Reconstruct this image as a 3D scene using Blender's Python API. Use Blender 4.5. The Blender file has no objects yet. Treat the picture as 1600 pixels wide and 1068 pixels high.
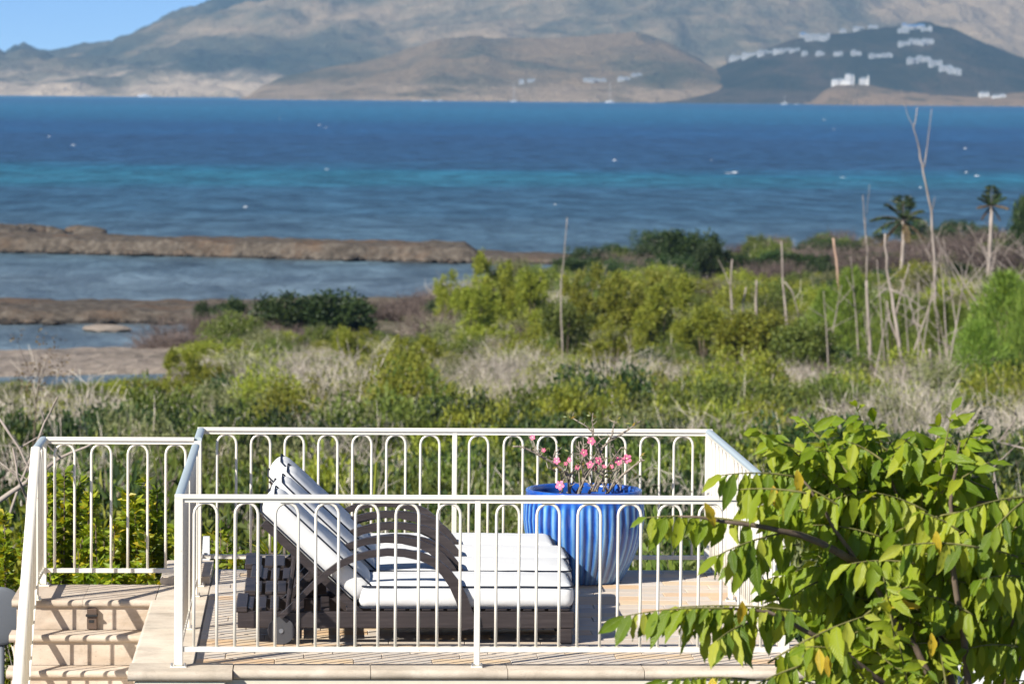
import bpy, bmesh, math, random
import numpy as np
from mathutils import Vector, Matrix

R = math.radians
SC = bpy.context.scene
COL = SC.collection
random.seed(7)
RNG = np.random.default_rng(7)

# ------------------------------------------------------------------ camera
FPX, YAW, PIT, ROL = 5985.0, 0.05246, 0.0651, 0.00859
CAM = np.array([0.009, 0.0, 3.324])
_F = np.array([math.sin(YAW)*math.cos(PIT), math.cos(YAW)*math.cos(PIT), -math.sin(PIT)])
_r0 = np.array([math.cos(YAW), -math.sin(YAW), 0.0]); _u0 = np.cross(_r0, _F)
_R = math.cos(ROL)*_r0 + math.sin(ROL)*_u0
_U = math.cos(ROL)*_u0 - math.sin(ROL)*_r0
cd = bpy.data.cameras.new('camera'); cam = bpy.data.objects.new('camera', cd); COL.objects.link(cam)
cam.matrix_world = Matrix(((_R[0], _U[0], -_F[0], CAM[0]), (_R[1], _U[1], -_F[1], CAM[1]),
                           (_R[2], _U[2], -_F[2], CAM[2]), (0, 0, 0, 1)))
cd.sensor_width = 36.0; cd.sensor_fit = 'HORIZONTAL'; cd.lens = FPX/1600*36.0
cd.clip_start = 0.5; cd.clip_end = 60000
cd.dof.use_dof = True; cd.dof.focus_distance = 22.9; cd.dof.aperture_fstop = 6.0
SC.camera = cam

# ------------------------------------------------------------------ light
SUN_EL, SUN_AZ = R(36), R(48)          # the sun stands behind the camera, to its left
w = bpy.data.worlds.new('World'); SC.world = w; w.use_nodes = True
nt = w.node_tree; nt.nodes.clear()
sky = nt.nodes.new('ShaderNodeTexSky'); sky.sky_type = 'NISHITA'; sky.sun_disc = False
sky.sun_elevation = SUN_EL; sky.sun_rotation = math.pi + SUN_AZ
sky.air_density = 1.0; sky.dust_density = 0.0; sky.ozone_density = 6.0; sky.altitude = 8000
bg = nt.nodes.new('ShaderNodeBackground'); bg.inputs[1].default_value = 0.085
wo = nt.nodes.new('ShaderNodeOutputWorld')
nt.links.new(sky.outputs[0], bg.inputs[0]); nt.links.new(bg.outputs[0], wo.inputs[0])
sd = bpy.data.lights.new('sun', 'SUN'); sd.energy = 4.6; sd.angle = R(0.53); sd.color = (1.0, 0.955, 0.88)
sun = bpy.data.objects.new('sun', sd); COL.objects.link(sun)
SDIR = Vector((-math.sin(SUN_AZ)*math.cos(SUN_EL), -math.cos(SUN_AZ)*math.cos(SUN_EL), math.sin(SUN_EL)))
sun.rotation_euler = SDIR.to_track_quat('Z', 'Y').to_euler()
SC.view_settings.view_transform = 'Standard'; SC.view_settings.look = 'None'
SC.view_settings.gamma = 1.0; SC.view_settings.use_curve_mapping = False
SC.view_settings.exposure = 0.72
SC.cycles.max_bounces = 8; SC.cycles.transparent_max_bounces = 8; SC.cycles.volume_bounces = 0
SC.cycles.use_denoising = True

SEA = -12.7

def ray(px, py):
    d = _F*FPX + _R*(px-800) - _U*(py-534)
    return d/np.linalg.norm(d)
def at(px, py, Y):                       # the place at distance Y that the photograph shows at (px, py)
    d = ray(px, py); return CAM + d*((Y-CAM[1])/d[1])
def pxw(x, y): return 488 + x/np.maximum(y, 1)*5985
def xw(px, y): return (px-488)/5985*y

# ------------------------------------------------------------------ noise
_LAT = np.random.default_rng(3).random((256, 256))
def vnoise(x, y):
    xi = np.floor(x).astype(int); yi = np.floor(y).astype(int)
    fx = x-xi; fy = y-yi; fx = fx*fx*(3-2*fx); fy = fy*fy*(3-2*fy)
    a = _LAT[xi & 255, yi & 255]; b = _LAT[(xi+1) & 255, yi & 255]
    c = _LAT[xi & 255, (yi+1) & 255]; d = _LAT[(xi+1) & 255, (yi+1) & 255]
    return (a*(1-fx)+b*fx)*(1-fy) + (c*(1-fx)+d*fx)*fy
def fbm(x, y, o=5):
    s = 0; a = .5; x = np.asarray(x, float); y = np.asarray(y, float)
    for i in range(o):
        s = s + a*vnoise(x, y); x = x*2.03+17.3; y = y*2.03+9.1; a *= .5
    return s
def ridged(x, y, o=5):
    s = 0; a = .5; x = np.asarray(x, float); y = np.asarray(y, float)
    for i in range(o):
        s = s + a*(1-np.abs(2*vnoise(x, y)-1)); x = x*2.03+11.3; y = y*2.03+5.1; a *= .5
    return s
def sstep(t): t = np.clip(t, 0, 1); return t*t*(3-2*t)

# ------------------------------------------------------------------ materials
class NT:
    def __init__(s, name):
        s.m = bpy.data.materials.new(name); s.m.use_nodes = True
        s.t = s.m.node_tree; s.t.nodes.clear()
        s.out = s.t.nodes.new('ShaderNodeOutputMaterial')
    def n(s, ty, **k):
        nd = s.t.nodes.new('ShaderNode'+ty)
        for a, v in k.items(): setattr(nd, a, v)
        return nd
    def l(s, a, b): s.t.links.new(a, b)
    def coord(s, kind='Object', scale=(1, 1, 1)):
        c = s.n('TexCoord'); mp = s.n('Mapping'); mp.inputs['Scale'].default_value = scale
        s.l(c.outputs[kind], mp.inputs['Vector']); return mp.outputs[0]
    def noise(s, vec, scale, detail=4, rough=.55, dist=0):
        nd = s.n('TexNoise'); nd.inputs['Scale'].default_value = scale; nd.inputs['Detail'].default_value = detail
        nd.inputs['Roughness'].default_value = rough; nd.inputs['Distortion'].default_value = dist
        if vec is not None: s.l(vec, nd.inputs['Vector'])
        return nd.outputs['Fac']
    def ramp(s, fac, stops, interp='LINEAR'):
        r = s.n('ValToRGB'); r.color_ramp.interpolation = interp
        e = r.color_ramp.elements
        while len(e) < len(stops): e.new(0.5)
        for i, (p, c) in enumerate(stops):
            e[i].position = p; e[i].color = (*c, 1) if len(c) == 3 else c
        s.l(fac, r.inputs[0]); return r.outputs[0]
    def mix(s, fac, a, b, mode='MIX'):
        m = s.n('Mix', data_type='RGBA', blend_type=mode)
        for sock, v in ((m.inputs[0], fac), (m.inputs[6], a), (m.inputs[7], b)):
            if hasattr(v, 'is_linked'): s.l(v, sock)
            elif isinstance(v, (int, float)): sock.default_value = v
            else: sock.default_value = (*v, 1)
        return m.outputs[2]
    def math(s, op, a, b=None, clamp=False):
        m = s.n('Math', operation=op); m.use_clamp = clamp
        for i, v in enumerate((a, b)):
            if v is None: continue
            if hasattr(v, 'is_linked'): s.l(v, m.inputs[i])
            else: m.inputs[i].default_value = v
        return m.outputs[0]
    def bump(s, h, strength=.3, dist=.01):
        b = s.n('Bump'); b.inputs['Strength'].default_value = strength; b.inputs['Distance'].default_value = dist
        s.l(h, b.inputs['Height']); return b.outputs[0]
    def pbr(s, col, rough=.5, normal=None, spec=.5, **k):
        p = s.n('BsdfPrincipled')
        for sock, v in (('Base Color', col), ('Roughness', rough), ('Specular IOR Level', spec)):
            if hasattr(v, 'is_linked'): s.l(v, p.inputs[sock])
            elif isinstance(v, (int, float)): p.inputs[sock].default_value = v
            else: p.inputs[sock].default_value = (*v, 1)
        if normal is not None: s.l(normal, p.inputs['Normal'])
        for a, v in k.items(): p.inputs[a.replace('_', ' ')].default_value = v
        s.l(p.outputs[0], s.out.inputs[0]); s.p = p
        return s.m

def m_paint(name, col, rough=.4, dirt=.12):
    t = NT(name); v = t.coord('Object')
    n1 = t.noise(v, 9, 5); n2 = t.noise(v, 70, 3)
    c = t.mix(t.ramp(n1, [(.35, (0, 0, 0)), (.75, (dirt,)*3)]), col, tuple(x*.72 for x in col))
    if name == 'cream_paint':                                     # rust specks and grime
        c = t.mix(t.ramp(t.noise(v, 38, 3, .6), [(.69, (0, 0, 0)), (.74, (.7,)*3)]), c, (.28, .15, .08))
        c = t.mix(t.ramp(t.noise(v, 3, 4, .7), [(.5, (0, 0, 0)), (.75, (.16,)*3)]), c, (.55, .50, .42))
    return t.pbr(c, rough, t.bump(n2, .08, .004))
def m_stone(name, a, b, c, scale=3, pit=True):
    t = NT(name); v = t.coord('Object', (1, 1, 2.5)); oi = t.n('ObjectInfo')
    vv = t.n('VectorMath', operation='ADD'); t.l(v, vv.inputs[0]); t.l(oi.outputs['Random'], vv.inputs[1])
    n1 = t.noise(vv.outputs[0], scale, 6, .6, .6); n2 = t.noise(vv.outputs[0], scale*14, 4, .6)
    col = t.ramp(n1, [(.3, a), (.5, b), (.72, c)])
    col = t.mix(t.ramp(n2, [(.28, (.55,)*3), (.4, (0, 0, 0))]), col, tuple(x*.55 for x in a))
    col = t.mix(t.ramp(t.noise(t.coord('Object'), 2.6, 6, .7, .8), [(.5, (0, 0, 0)), (.72, (.55,)*3)]), col, tuple(x*.6 for x in a))
    val = t.math('MULTIPLY_ADD', oi.outputs['Random'], .22); val.node.inputs[2].default_value = .89
    h = t.n('HueSaturation'); t.l(val, h.inputs['Value']); t.l(col, h.inputs['Color'])
    return t.pbr(h.outputs[0], .75, t.bump(n2, .35, .004), .3)
M = {}
M['paint'] = m_paint('cream_paint', (.83, .775, .66), .38)
M['cap'] = m_paint('shaded_grey_paint', (.42, .49, .51), .5)  # side handrail tops: dimmer light put into a blue-grey paint colour
M['plaster'] = m_paint('cream_plaster', (.70, .64, .50), .8, .5)
M['white'] = m_paint('white_paint', (.86, .86, .85), .4)
M['stone'] = m_stone('travertine', (.47, .37, .27), (.58, .475, .37), (.66, .56, .45))
M['coping'] = m_stone('coping_stone', (.50, .42, .32), (.60, .51, .40), (.68, .60, .48), 4)
def m_tile():
    t = NT('sandstone_tile'); oi = t.n('ObjectInfo'); v = t.coord('Object', (1.2, 9, 1))
    vv = t.n('VectorMath', operation='ADD'); t.l(v, vv.inputs[0])
    sc = t.math('MULTIPLY', oi.outputs['Random'], 37.0); t.l(sc, vv.inputs[1])
    n1 = t.noise(vv.outputs[0], 2.2, 5, .6, .5)
    base = t.ramp(oi.outputs['Random'], [(0, (.64, .57, .49)), (.2, (.52, .47, .42)), (.36, (.68, .58, .46)), (.5, (.72, .46, .24)),
                                         (.62, (.58, .52, .45)), (.76, (.74, .55, .34)), (.9, (.54, .50, .45))], 'CONSTANT')
    st = t.ramp(n1, [(.3, (.44, .40, .36)), (.5, (.62, .52, .40)), (.62, (.66, .44, .22)), (.75, (.55, .50, .44))])
    col = t.mix(.42, base, st)
    n2 = t.noise(t.coord('Object'), 60, 3)
    return t.pbr(col, .6, t.bump(n2, .25, .003), .35)
M['tile'] = m_tile()
M['grout'] = m_stone('grout', (.40, .36, .30), (.44, .40, .34), (.48, .43, .37))
def m_wood():
    t = NT('dark_stained_wood'); oi = t.n('ObjectInfo'); v = t.coord('Object', (1.5, 30, 30))
    n1 = t.noise(v, 2.0, 6, .6, .3)
    col = t.ramp(n1, [(.25, (.020, .0145, .014)), (.55, (.038, .029, .028)), (.8, (.065, .051, .049))])
    return t.pbr(col, .48, t.bump(n1, .25, .003), .5)
M['wood'] = m_wood()
def m_fabric(name, col):
    t = NT(name); v = t.coord('Object'); n1 = t.noise(v, 5, 4); n2 = t.noise(v, 240, 2)
    c = t.mix(t.ramp(n1, [(.4, (0, 0, 0)), (.75, (.25,)*3)]), col, tuple(x*.88 for x in col))
    bm = t.n('Bump'); bm.inputs['Strength'].default_value = .25; bm.inputs['Distance'].default_value = .02
    t.l(n1, bm.inputs['Height'])
    b2 = t.n('Bump'); b2.inputs['Strength'].default_value = .15; b2.inputs['Distance'].default_value = .002
    t.l(n2, b2.inputs['Height']); t.l(bm.outputs[0], b2.inputs['Normal'])
    return t.pbr(c, .9, b2.outputs[0], .15)
M['cushion'] = m_fabric('white_cushion_fabric', (.70, .70, .685))
M['piping'] = m_fabric('navy_piping', (.02, .025, .04))
M['rubber'] = NT('grey_rubber').pbr((.055, .055, .06), .7)
M['metal'] = NT('steel').pbr((.5, .5, .5), .35, None, .5, Metallic=1.0)
def m_glaze():
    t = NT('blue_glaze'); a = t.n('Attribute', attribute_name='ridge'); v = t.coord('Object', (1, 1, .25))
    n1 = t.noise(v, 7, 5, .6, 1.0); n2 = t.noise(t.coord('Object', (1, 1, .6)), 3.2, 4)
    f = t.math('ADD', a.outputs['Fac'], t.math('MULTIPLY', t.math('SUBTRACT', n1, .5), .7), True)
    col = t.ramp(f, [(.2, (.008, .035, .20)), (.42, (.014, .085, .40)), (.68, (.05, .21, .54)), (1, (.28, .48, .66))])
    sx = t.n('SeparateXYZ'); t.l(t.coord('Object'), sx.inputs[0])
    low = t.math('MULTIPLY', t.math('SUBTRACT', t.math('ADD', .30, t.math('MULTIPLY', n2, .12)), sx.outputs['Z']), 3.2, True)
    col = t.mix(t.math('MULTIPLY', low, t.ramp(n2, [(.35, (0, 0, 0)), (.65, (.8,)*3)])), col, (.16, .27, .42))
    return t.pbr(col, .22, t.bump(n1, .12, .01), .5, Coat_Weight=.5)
M['glaze'] = m_glaze()
M['soil'] = m_stone('potting_soil', (.05, .035, .025), (.07, .05, .035), (.1, .07, .05), 20)
def m_leaf(name, stops, trans=.35, rough=.45, vein=False, tint=True, spec=.4):
    """stops: base colours picked by the leaf's own random tint"""
    t = NT(name)
    if tint: f = t.n('Attribute', attribute_name='tint').outputs['Fac']
    else: f = t.n('ObjectInfo').outputs['Random']
    oi = t.n('ObjectInfo')
    col = t.ramp(f, stops)
    if tint:
        h = t.n('HueSaturation'); va = t.math('MULTIPLY_ADD', oi.outputs['Random'], .55); va.node.inputs[2].default_value = .75
        hu = t.math('MULTIPLY_ADD', oi.outputs['Random'], .025); hu.node.inputs[2].default_value = .495
        t.l(va, h.inputs['Value']); t.l(hu, h.inputs['Hue']); t.l(col, h.inputs['Color']); col = h.outputs[0]
    nrm = None
    if vein:
        uv = t.n('TexCoord').outputs['UV']; sx = t.n('SeparateXYZ'); t.l(uv, sx.inputs[0])
        ax = t.math('ABSOLUTE', t.math('SUBTRACT', sx.outputs['X'], .5))
        ph = t.math('SUBTRACT', t.math('MULTIPLY', sx.outputs['Y'], 12.0), t.math('MULTIPLY', ax, 7.0))
        tri = t.math('ABSOLUTE', t.math('SUBTRACT', t.math('FRACT', ph), .5))
        vn = t.math('MULTIPLY', t.math('SUBTRACT', tri, .38), 8.0, True)
        mid = t.math('SUBTRACT', 1.0, t.math('MULTIPLY', ax, 26.0), True)
        vm = t.math('MAXIMUM', t.math('MULTIPLY', vn, .4), mid)
        col = t.mix(t.math('MULTIPLY', vm, .55), col, (.30, .38, .08))
        nz = t.noise(t.coord('Object'), 40, 3)
        nrm = t.bump(t.math('ADD', tri, t.math('MULTIPLY', nz, .4)), .5, .006)
    p = t.n('BsdfPrincipled'); t.l(col, p.inputs['Base Color']); p.inputs['Roughness'].default_value = rough
    p.inputs['Specular IOR Level'].default_value = spec
    if nrm is not None: t.l(nrm, p.inputs['Normal'])
    tr = t.n('BsdfTranslucent')
    tc = t.mix(1.0, col, (1.25, 1.1, .5), 'MULTIPLY'); t.l(tc, tr.inputs['Color'])
    ms = t.n('MixShader'); ms.inputs[0].default_value = trans
    t.l(p.outputs[0], ms.inputs[1]); t.l(tr.outputs[0], ms.inputs[2]); t.l(ms.outputs[0], t.out.inputs[0])
    return t.m
M['leaf_tree'] = m_leaf('bright_green_leaf', [(0, (.09, .165, .012)), (.3, (.21, .31, .016)), (.7, (.38, .45, .026)), (1, (.52, .54, .07))],
                        .48, .42, True, False)
M['leaf_tree_far'] = m_leaf('green_leaf_mass', [(0, (.15, .24, .014)), (.5, (.28, .38, .02)), (1, (.45, .49, .035))], .48, .42, True, True)
M['leaf_yellow'] = m_leaf('yellow_leaf', [(0, (.62, .46, .03)), (1, (.55, .34, .02))], .35, .5, True, False)
M['lf_yg'] = m_leaf('yellow_green_foliage', [(0, (.15, .18, .016)), (.5, (.27, .295, .026)), (1, (.42, .41, .06))], .40, .55)
M['lf_green'] = m_leaf('green_foliage', [(0, (.075, .105, .016)), (.5, (.135, .175, .025)), (1, (.22, .25, .045))], .34, .55)
M['lf_dark'] = m_leaf('dark_green_foliage', [(0, (.018, .036, .010)), (.5, (.038, .068, .016)), (1, (.075, .11, .022))], .28, .5)
M['lf_olive'] = m_leaf('grey_green_foliage', [(0, (.13, .145, .055)), (.5, (.21, .22, .09)), (1, (.30, .295, .13))], .3, .6)
M['lf_cas'] = m_leaf('feathery_green_foliage', [(0, (.12, .18, .02)), (.5, (.20, .28, .035)), (1, (.30, .37, .06))], .38, .6)
M['lf_palm'] = m_leaf('palm_leaf', [(0, (.028, .045, .014)), (.5, (.045, .075, .02)), (1, (.085, .10, .03))], .2, .45)
M['lf_brown'] = m_leaf('brown_leaf', [(0, (.10, .06, .035)), (.5, (.16, .10, .05)), (1, (.22, .15, .07))], .2, .6)
M['lf_garden'] = m_leaf('garden_leaf', [(0, (.12, .18, .016)), (.5, (.27, .33, .02)), (.85, (.44, .44, .03)), (1, (.55, .40, .03))], .42, .42)
M['lf_adenium'] = m_leaf('small_leaf', [(0, (.10, .16, .03)), (.7, (.2, .25, .06)), (1, (.45, .3, .05))], .3, .45)
def m_twig(name, a, b):
    t = NT(name); f = t.n('Attribute', attribute_name='tint').outputs['Fac']
    oi = t.n('ObjectInfo'); h = t.n('HueSaturation')
    va = t.math('MULTIPLY_ADD', oi.outputs['Random'], .5); va.node.inputs[2].default_value = .75
    t.l(va, h.inputs['Value']); t.l(t.ramp(f, [(0, a), (1, b)]), h.inputs['Color'])
    return t.pbr(h.outputs[0], .85, None, .2)
M['twig_grey'] = m_twig('grey_dry_twigs', (.27, .235, .185), (.62, .55, .45))
M['twig_brown'] = m_twig('brown_dry_twigs', (.085, .063, .052), (.21, .16, .135))
def m_bark(name, a, b, sc=12):
    t = NT(name); n1 = t.noise(t.coord('Object', (1, 1, .3)), sc, 5)
    return t.pbr(t.ramp(n1, [(.3, a), (.7, b)]), .85, t.bump(n1, .5, .02), .2)
M['bark'] = m_bark('brown_bark', (.09, .065, .045), (.2, .15, .11))
M['dead'] = m_bark('bleached_dead_wood', (.24, .195, .16), (.47, .40, .34), 3)
M['bark_pink'] = m_bark('pinkish_bark', (.32, .2, .14), (.5, .34, .25), 3)
M['bark_ad'] = m_bark('pale_smooth_bark', (.20, .16, .12), (.40, .34, .27), 30)
M['twig_tree'] = m_bark('olive_twig', (.12, .12, .04), (.22, .2, .07), 30)
def m_petal():
    t = NT('pink_petal'); n1 = t.noise(t.coord('Object'), 40, 2)
    return t.pbr(t.ramp(n1, [(.3, (.72, .10, .22)), (.7, (.85, .26, .38))]), .5, None, .3)
M['petal'] = m_petal()
M['throat'] = NT('pale_flower_throat').pbr((.8, .62, .4), .5)

# ground, rock, sea, hills
def m_ground():
    t = NT('dry_scrub_ground'); v = t.coord('Object')
    n1 = t.noise(v, .35, 6, .65); n2 = t.noise(v, 3, 5, .7)
    c = t.ramp(n1, [(.3, (.07, .065, .035)), (.5, (.16, .135, .09)), (.7, (.23, .19, .14))])
    c = t.mix(t.ramp(n2, [(.4, (0, 0, 0)), (.7, (.6,)*3)]), c, (.06, .065, .03))
    return t.pbr(c, .95, t.bump(n2, .6, .15), .1)
M['ground'] = m_ground()
def m_rock(name, dark, mid, light, rust, sand=False):
    t = NT(name); v = t.coord('Object'); n1 = t.noise(v, .16, 6, .65); n2 = t.noise(v, 1.3, 6, .7); n3 = t.noise(t.coord('Object', (1, .6, 1)), .09, 3)
    c = t.ramp(n2, [(.3, dark), (.5, mid), (.72, light)])
    c = t.mix(t.ramp(n1, [(.48, (0, 0, 0)), (.66, (.75,)*3)]), c, rust)
    if not sand:                                                 # rock turns darker towards the waterline
        g = t.n('NewGeometry'); sx = t.n('SeparateXYZ'); t.l(g.outputs['Position'], sx.inputs[0])
        hh = t.math('ADD', t.math('SUBTRACT', sx.outputs['Z'], SEA), t.math('MULTIPLY', t.math('SUBTRACT', n2, .5), 1.0))
        foot_dark = t.ramp(hh, [(.16, (.85,)*3), (.34, (0, 0, 0))])
        c = t.mix(foot_dark, c, (.028, .026, .024))
    return t.pbr(c, .95, t.bump(n2, .8, .3), .1)
M['rock'] = m_rock('brown_rock', (.042, .036, .030), (.10, .083, .066), (.185, .16, .13), (.14, .088, .055))
M['sandbank'] = m_rock('sand_and_stone', (.16, .135, .11), (.29, .24, .195), (.40, .34, .28), (.12, .105, .09), True)
def m_sea():
    t = NT('sea_water'); g = t.n('NewGeometry'); sx = t.n('SeparateXYZ'); t.l(g.outputs['Position'], sx.inputs[0])
    big = t.noise(t.coord('Object', (.0045, .010, 1)), 1.0, 6, .65)
    yy = t.math('MULTIPLY', sx.outputs['Y'], t.math('ADD', .80, t.math('MULTIPLY', big, .4)))
    f = t.math('SUBTRACT', 1.0, t.math('DIVIDE', 300.0, yy), True)
    # seagrass (dark) and sand (turquoise) bottoms lie in bands along the coast
    col = t.ramp(f, [(0, (.125, .170, .195)), (.17, (.095, .150, .180)), (.42, (.048, .110, .160)), (.54, (.034, .098, .155)), (.578, (.026, .145, .205)),
                     (.61, (.022, .140, .215)), (.64, (.026, .080, .150)), (.77, (.020, .068, .150)), (.80, (.018, .085, .19)), (.825, (.016, .07, .165)), (.86, (.014, .10, .195)),
                     (.91, (.014, .125, .225)), (.94, (.012, .09, .19)), (.97, (.025, .145, .25))])
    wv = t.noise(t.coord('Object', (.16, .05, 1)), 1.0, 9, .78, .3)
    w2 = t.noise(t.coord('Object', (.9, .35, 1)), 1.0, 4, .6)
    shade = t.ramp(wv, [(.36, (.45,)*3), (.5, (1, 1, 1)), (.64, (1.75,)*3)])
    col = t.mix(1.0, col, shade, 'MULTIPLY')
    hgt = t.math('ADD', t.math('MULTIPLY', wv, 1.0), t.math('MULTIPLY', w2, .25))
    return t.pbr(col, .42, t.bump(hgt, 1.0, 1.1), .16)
M['sea'] = m_sea()
def m_hill(name, forest, scrub, dry, cliff, cz=30, dry_at=.5, sc=.0022, lean=0):
    t = NT(name); v = t.coord('Object'); g = t.n('NewGeometry'); sx = t.n('SeparateXYZ'); t.l(g.outputs['Position'], sx.inputs[0])
    n1 = t.noise(t.coord('Object', (1, .5, 1.6)), sc, 7, .62, .6); n2 = t.noise(v, sc*9, 6, .7)
    k = t.math('ADD', n1, t.math('MULTIPLY', t.math('SUBTRACT', n2, .5), .28))
    if lean: k = t.math('ADD', k, t.math('MULTIPLY', t.math('SUBTRACT', sx.outputs['X'], 250.0), lean))
    c = t.ramp(k, [(dry_at-.16, forest), (dry_at-.02, scrub), (dry_at+.12, dry)])
    zz = t.math('ADD', sx.outputs['Z'], t.math('MULTIPLY', t.math('SUBTRACT', n2, .5), cz*2.2))
    lowc = t.ramp(t.math('DIVIDE', zz, cz), [(.3, (1, 1, 1)), (1, (0, 0, 0))])
    c = t.mix(t.math('MULTIPLY', lowc, t.ramp(t.noise(v, sc*2.2, 3), [(.36, (.1,)*3), (.52, (1, 1, 1))])), c, cliff)
    return t.pbr(c, .95, t.bump(n2, 1.0, 30), .05)
M['mount'] = m_hill('mountain_scrub', (.034, .048, .038), (.105, .10, .065), (.32, .24, .15), (.48, .38, .27), 52, .50, .0014, .00011)
M['foot'] = m_hill('foothill_scrub', (.06, .075, .04), (.16, .135, .08), (.31, .22, .125), (.42, .31, .20), 20, .46, .004)
M['knoll'] = m_hill('shaded_wooded_knoll', (.032, .046, .030), (.060, .068, .044), (.12, .10, .068), (.14, .115, .08), 14, .52, .010)  # cloud shadow over the knoll put into its darker slope colours
M['head'] = m_hill('sandstone_headland', (.03, .045, .022), (.12, .11, .06), (.30, .22, .13), (.44, .30, .18), 16, .47, .009)
M['villa_wall'] = NT('shaded_villa_wall').pbr((.44, .45, .45), .8)  # cloud shade and haze on the knoll villas put into the wall colour
M['villa_white'] = NT('white_villa_wall').pbr((.82, .80, .76), .8)
M['villa_roof'] = NT('grey_villa_roof').pbr((.30, .34, .37), .7)
M['villa_blue'] = NT('blue_villa_roof').pbr((.10, .26, .55), .6)
M['window'] = NT('dark_window').pbr((.04, .05, .06), .2)
M['hull'] = NT('white_hull').pbr((.82, .82, .82), .35)
M['mast'] = NT('aluminium_mast').pbr((.6, .6, .6), .4)
M['dish'] = m_paint('grey_metal_paint', (.11, .12, .135), .6)
M['lamp'] = NT('brown_fitting').pbr((.10, .065, .045), .6)
M['black'] = NT('black_plastic').pbr((.02, .02, .02), .5)

# ------------------------------------------------------------------ mesh helpers
def arr_mesh(name, V, Q, tint=None, smooth=False):
    """mesh of quads from arrays; tint is one value per vertex"""
    V = np.ascontiguousarray(V, np.float32); Q = np.ascontiguousarray(Q, np.int32)
    me = bpy.data.meshes.new(name); k = Q.shape[1]
    me.vertices.add(len(V)); me.vertices.foreach_set('co', V.ravel())
    me.loops.add(Q.size); me.loops.foreach_set('vertex_index', Q.ravel())
    me.polygons.add(len(Q))
    me.polygons.foreach_set('loop_start', np.arange(0, Q.size, k, dtype=np.int32))
    me.polygons.foreach_set('loop_total', np.full(len(Q), k, np.int32))
    me.polygons.foreach_set('use_smooth', np.full(len(Q), smooth))
    if tint is not None:
        a = me.attributes.new('tint', 'FLOAT', 'POINT'); a.data.foreach_set('value', np.asarray(tint, np.float32))
    me.update(calc_edges=True)
    return me
class MB:
    def __init__(s): s.v = []; s.f = []; s.t = []
    def add(s, vs, fs, tint=0.5):
        o = len(s.v); s.v += [tuple(map(float, p)) for p in vs]; s.f += [tuple(i+o for i in f) for f in fs]; s.t += [tint]*len(vs); return s
    def box(s, a, b):
        x0, y0, z0 = a; x1, y1, z1 = b
        return s.add([(x0, y0, z0), (x1, y0, z0), (x1, y1, z0), (x0, y1, z0), (x0, y0, z1), (x1, y0, z1), (x1, y1, z1), (x0, y1, z1)],
                     [(0, 3, 2, 1), (4, 5, 6, 7), (0, 1, 5, 4), (1, 2, 6, 5), (2, 3, 7, 6), (3, 0, 4, 7)])
    def cbox(s, a, b, c=.006):                         # box with chamfered edges
        x0, y0, z0 = a; x1, y1, z1 = b
        bm = bmesh.new(); bmesh.ops.create_cube(bm, size=1)
        for v in bm.verts: v.co = ((x0+x1)/2+v.co.x*(x1-x0), (y0+y1)/2+v.co.y*(y1-y0), (z0+z1)/2+v.co.z*(z1-z0))
        bmesh.ops.bevel(bm, geom=bm.edges[:], offset=c, segments=1, affect='EDGES')
        bm.verts.index_update()
        s.add([v.co[:] for v in bm.verts], [[v.index for v in f.verts] for f in bm.faces]); bm.free(); return s
    def tube(s, pts, rad, n=8, cap=True, tint=.5, squash=None):
        P = [Vector(p) for p in pts]; m = len(P)
        if not hasattr(rad, '__len__'): rad = [rad]*m
        vs = []; fs = []
        T0 = (P[1]-P[0]).normalized(); ref = Vector((0, 0, 1)) if abs(T0.z) < .9 else Vector((0, 1, 0))
        N = T0.cross(ref).normalized()
        for i in range(m):
            T = (P[min(i+1, m-1)]-P[max(i-1, 0)]).normalized()
            N = (N-T*N.dot(T)).normalized(); B = T.cross(N)
            for k in range(n):
                a = 2*math.pi*k/n; vs.append(P[i]+(N*math.cos(a)+B*math.sin(a))*rad[i])
        for i in range(m-1):
            for k in range(n):
                k2 = (k+1) % n; fs.append((i*n+k, i*n+k2, (i+1)*n+k2, (i+1)*n+k))
        if cap: fs.append(tuple(range(n))[::-1]); fs.append(tuple((m-1)*n+k for k in range(n)))
        return s.add(vs, fs, tint)
    def loft(s, sections, closed=True, cap=True):      # sections: lists of equally many points
        n = len(sections[0]); vs = [p for sec in sections for p in sec]; fs = []
        for i in range(len(sections)-1):
            for k in range(n if closed else n-1):
                k2 = (k+1) % n; fs.append((i*n+k, i*n+k2, (i+1)*n+k2, (i+1)*n+k))
        if cap and closed: fs.append(tuple(range(n))[::-1]); fs.append(tuple((len(sections)-1)*n+k for k in range(n)))
        return s.add(vs, fs)
    def mesh(s, name, smooth=False, normals=True):
        me = bpy.data.meshes.new(name); me.from_pydata(s.v, [], s.f)
        a = me.attributes.new('tint', 'FLOAT', 'POINT'); a.data.foreach_set('value', np.asarray(s.t, np.float32))
        if normals:
            bm = bmesh.new(); bm.from_mesh(me); bmesh.ops.recalc_face_normals(bm, faces=bm.faces[:]); bm.to_mesh(me); bm.free()
        if smooth:
            me.polygons.foreach_set('use_smooth', [True]*len(me.polygons))
            if smooth != True: me.set_sharp_from_angle(angle=smooth)
        return me
def obj(name, me, mat=None, parent=None, loc=None):
    o = bpy.data.objects.new(name, me); COL.objects.link(o)
    if mat is not None and not me.materials: me.materials.append(mat)
    if parent: o.parent = parent
    if loc is not None: o.location = loc
    return o
def tag(o, label, cat=None, group=None, kind=None):
    if label: o['label'] = label
    if cat: o['category'] = cat
    if group: o['group'] = group
    if kind: o['kind'] = kind
    return o
def thing(name, label, cat, loc=(0, 0, 0), group=None, rz=0):
    o = bpy.data.objects.new(name, None); COL.objects.link(o); o.location = loc; o.rotation_euler = (0, 0, rz)
    o.empty_display_size = .2
    return tag(o, label, cat, group)
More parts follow.
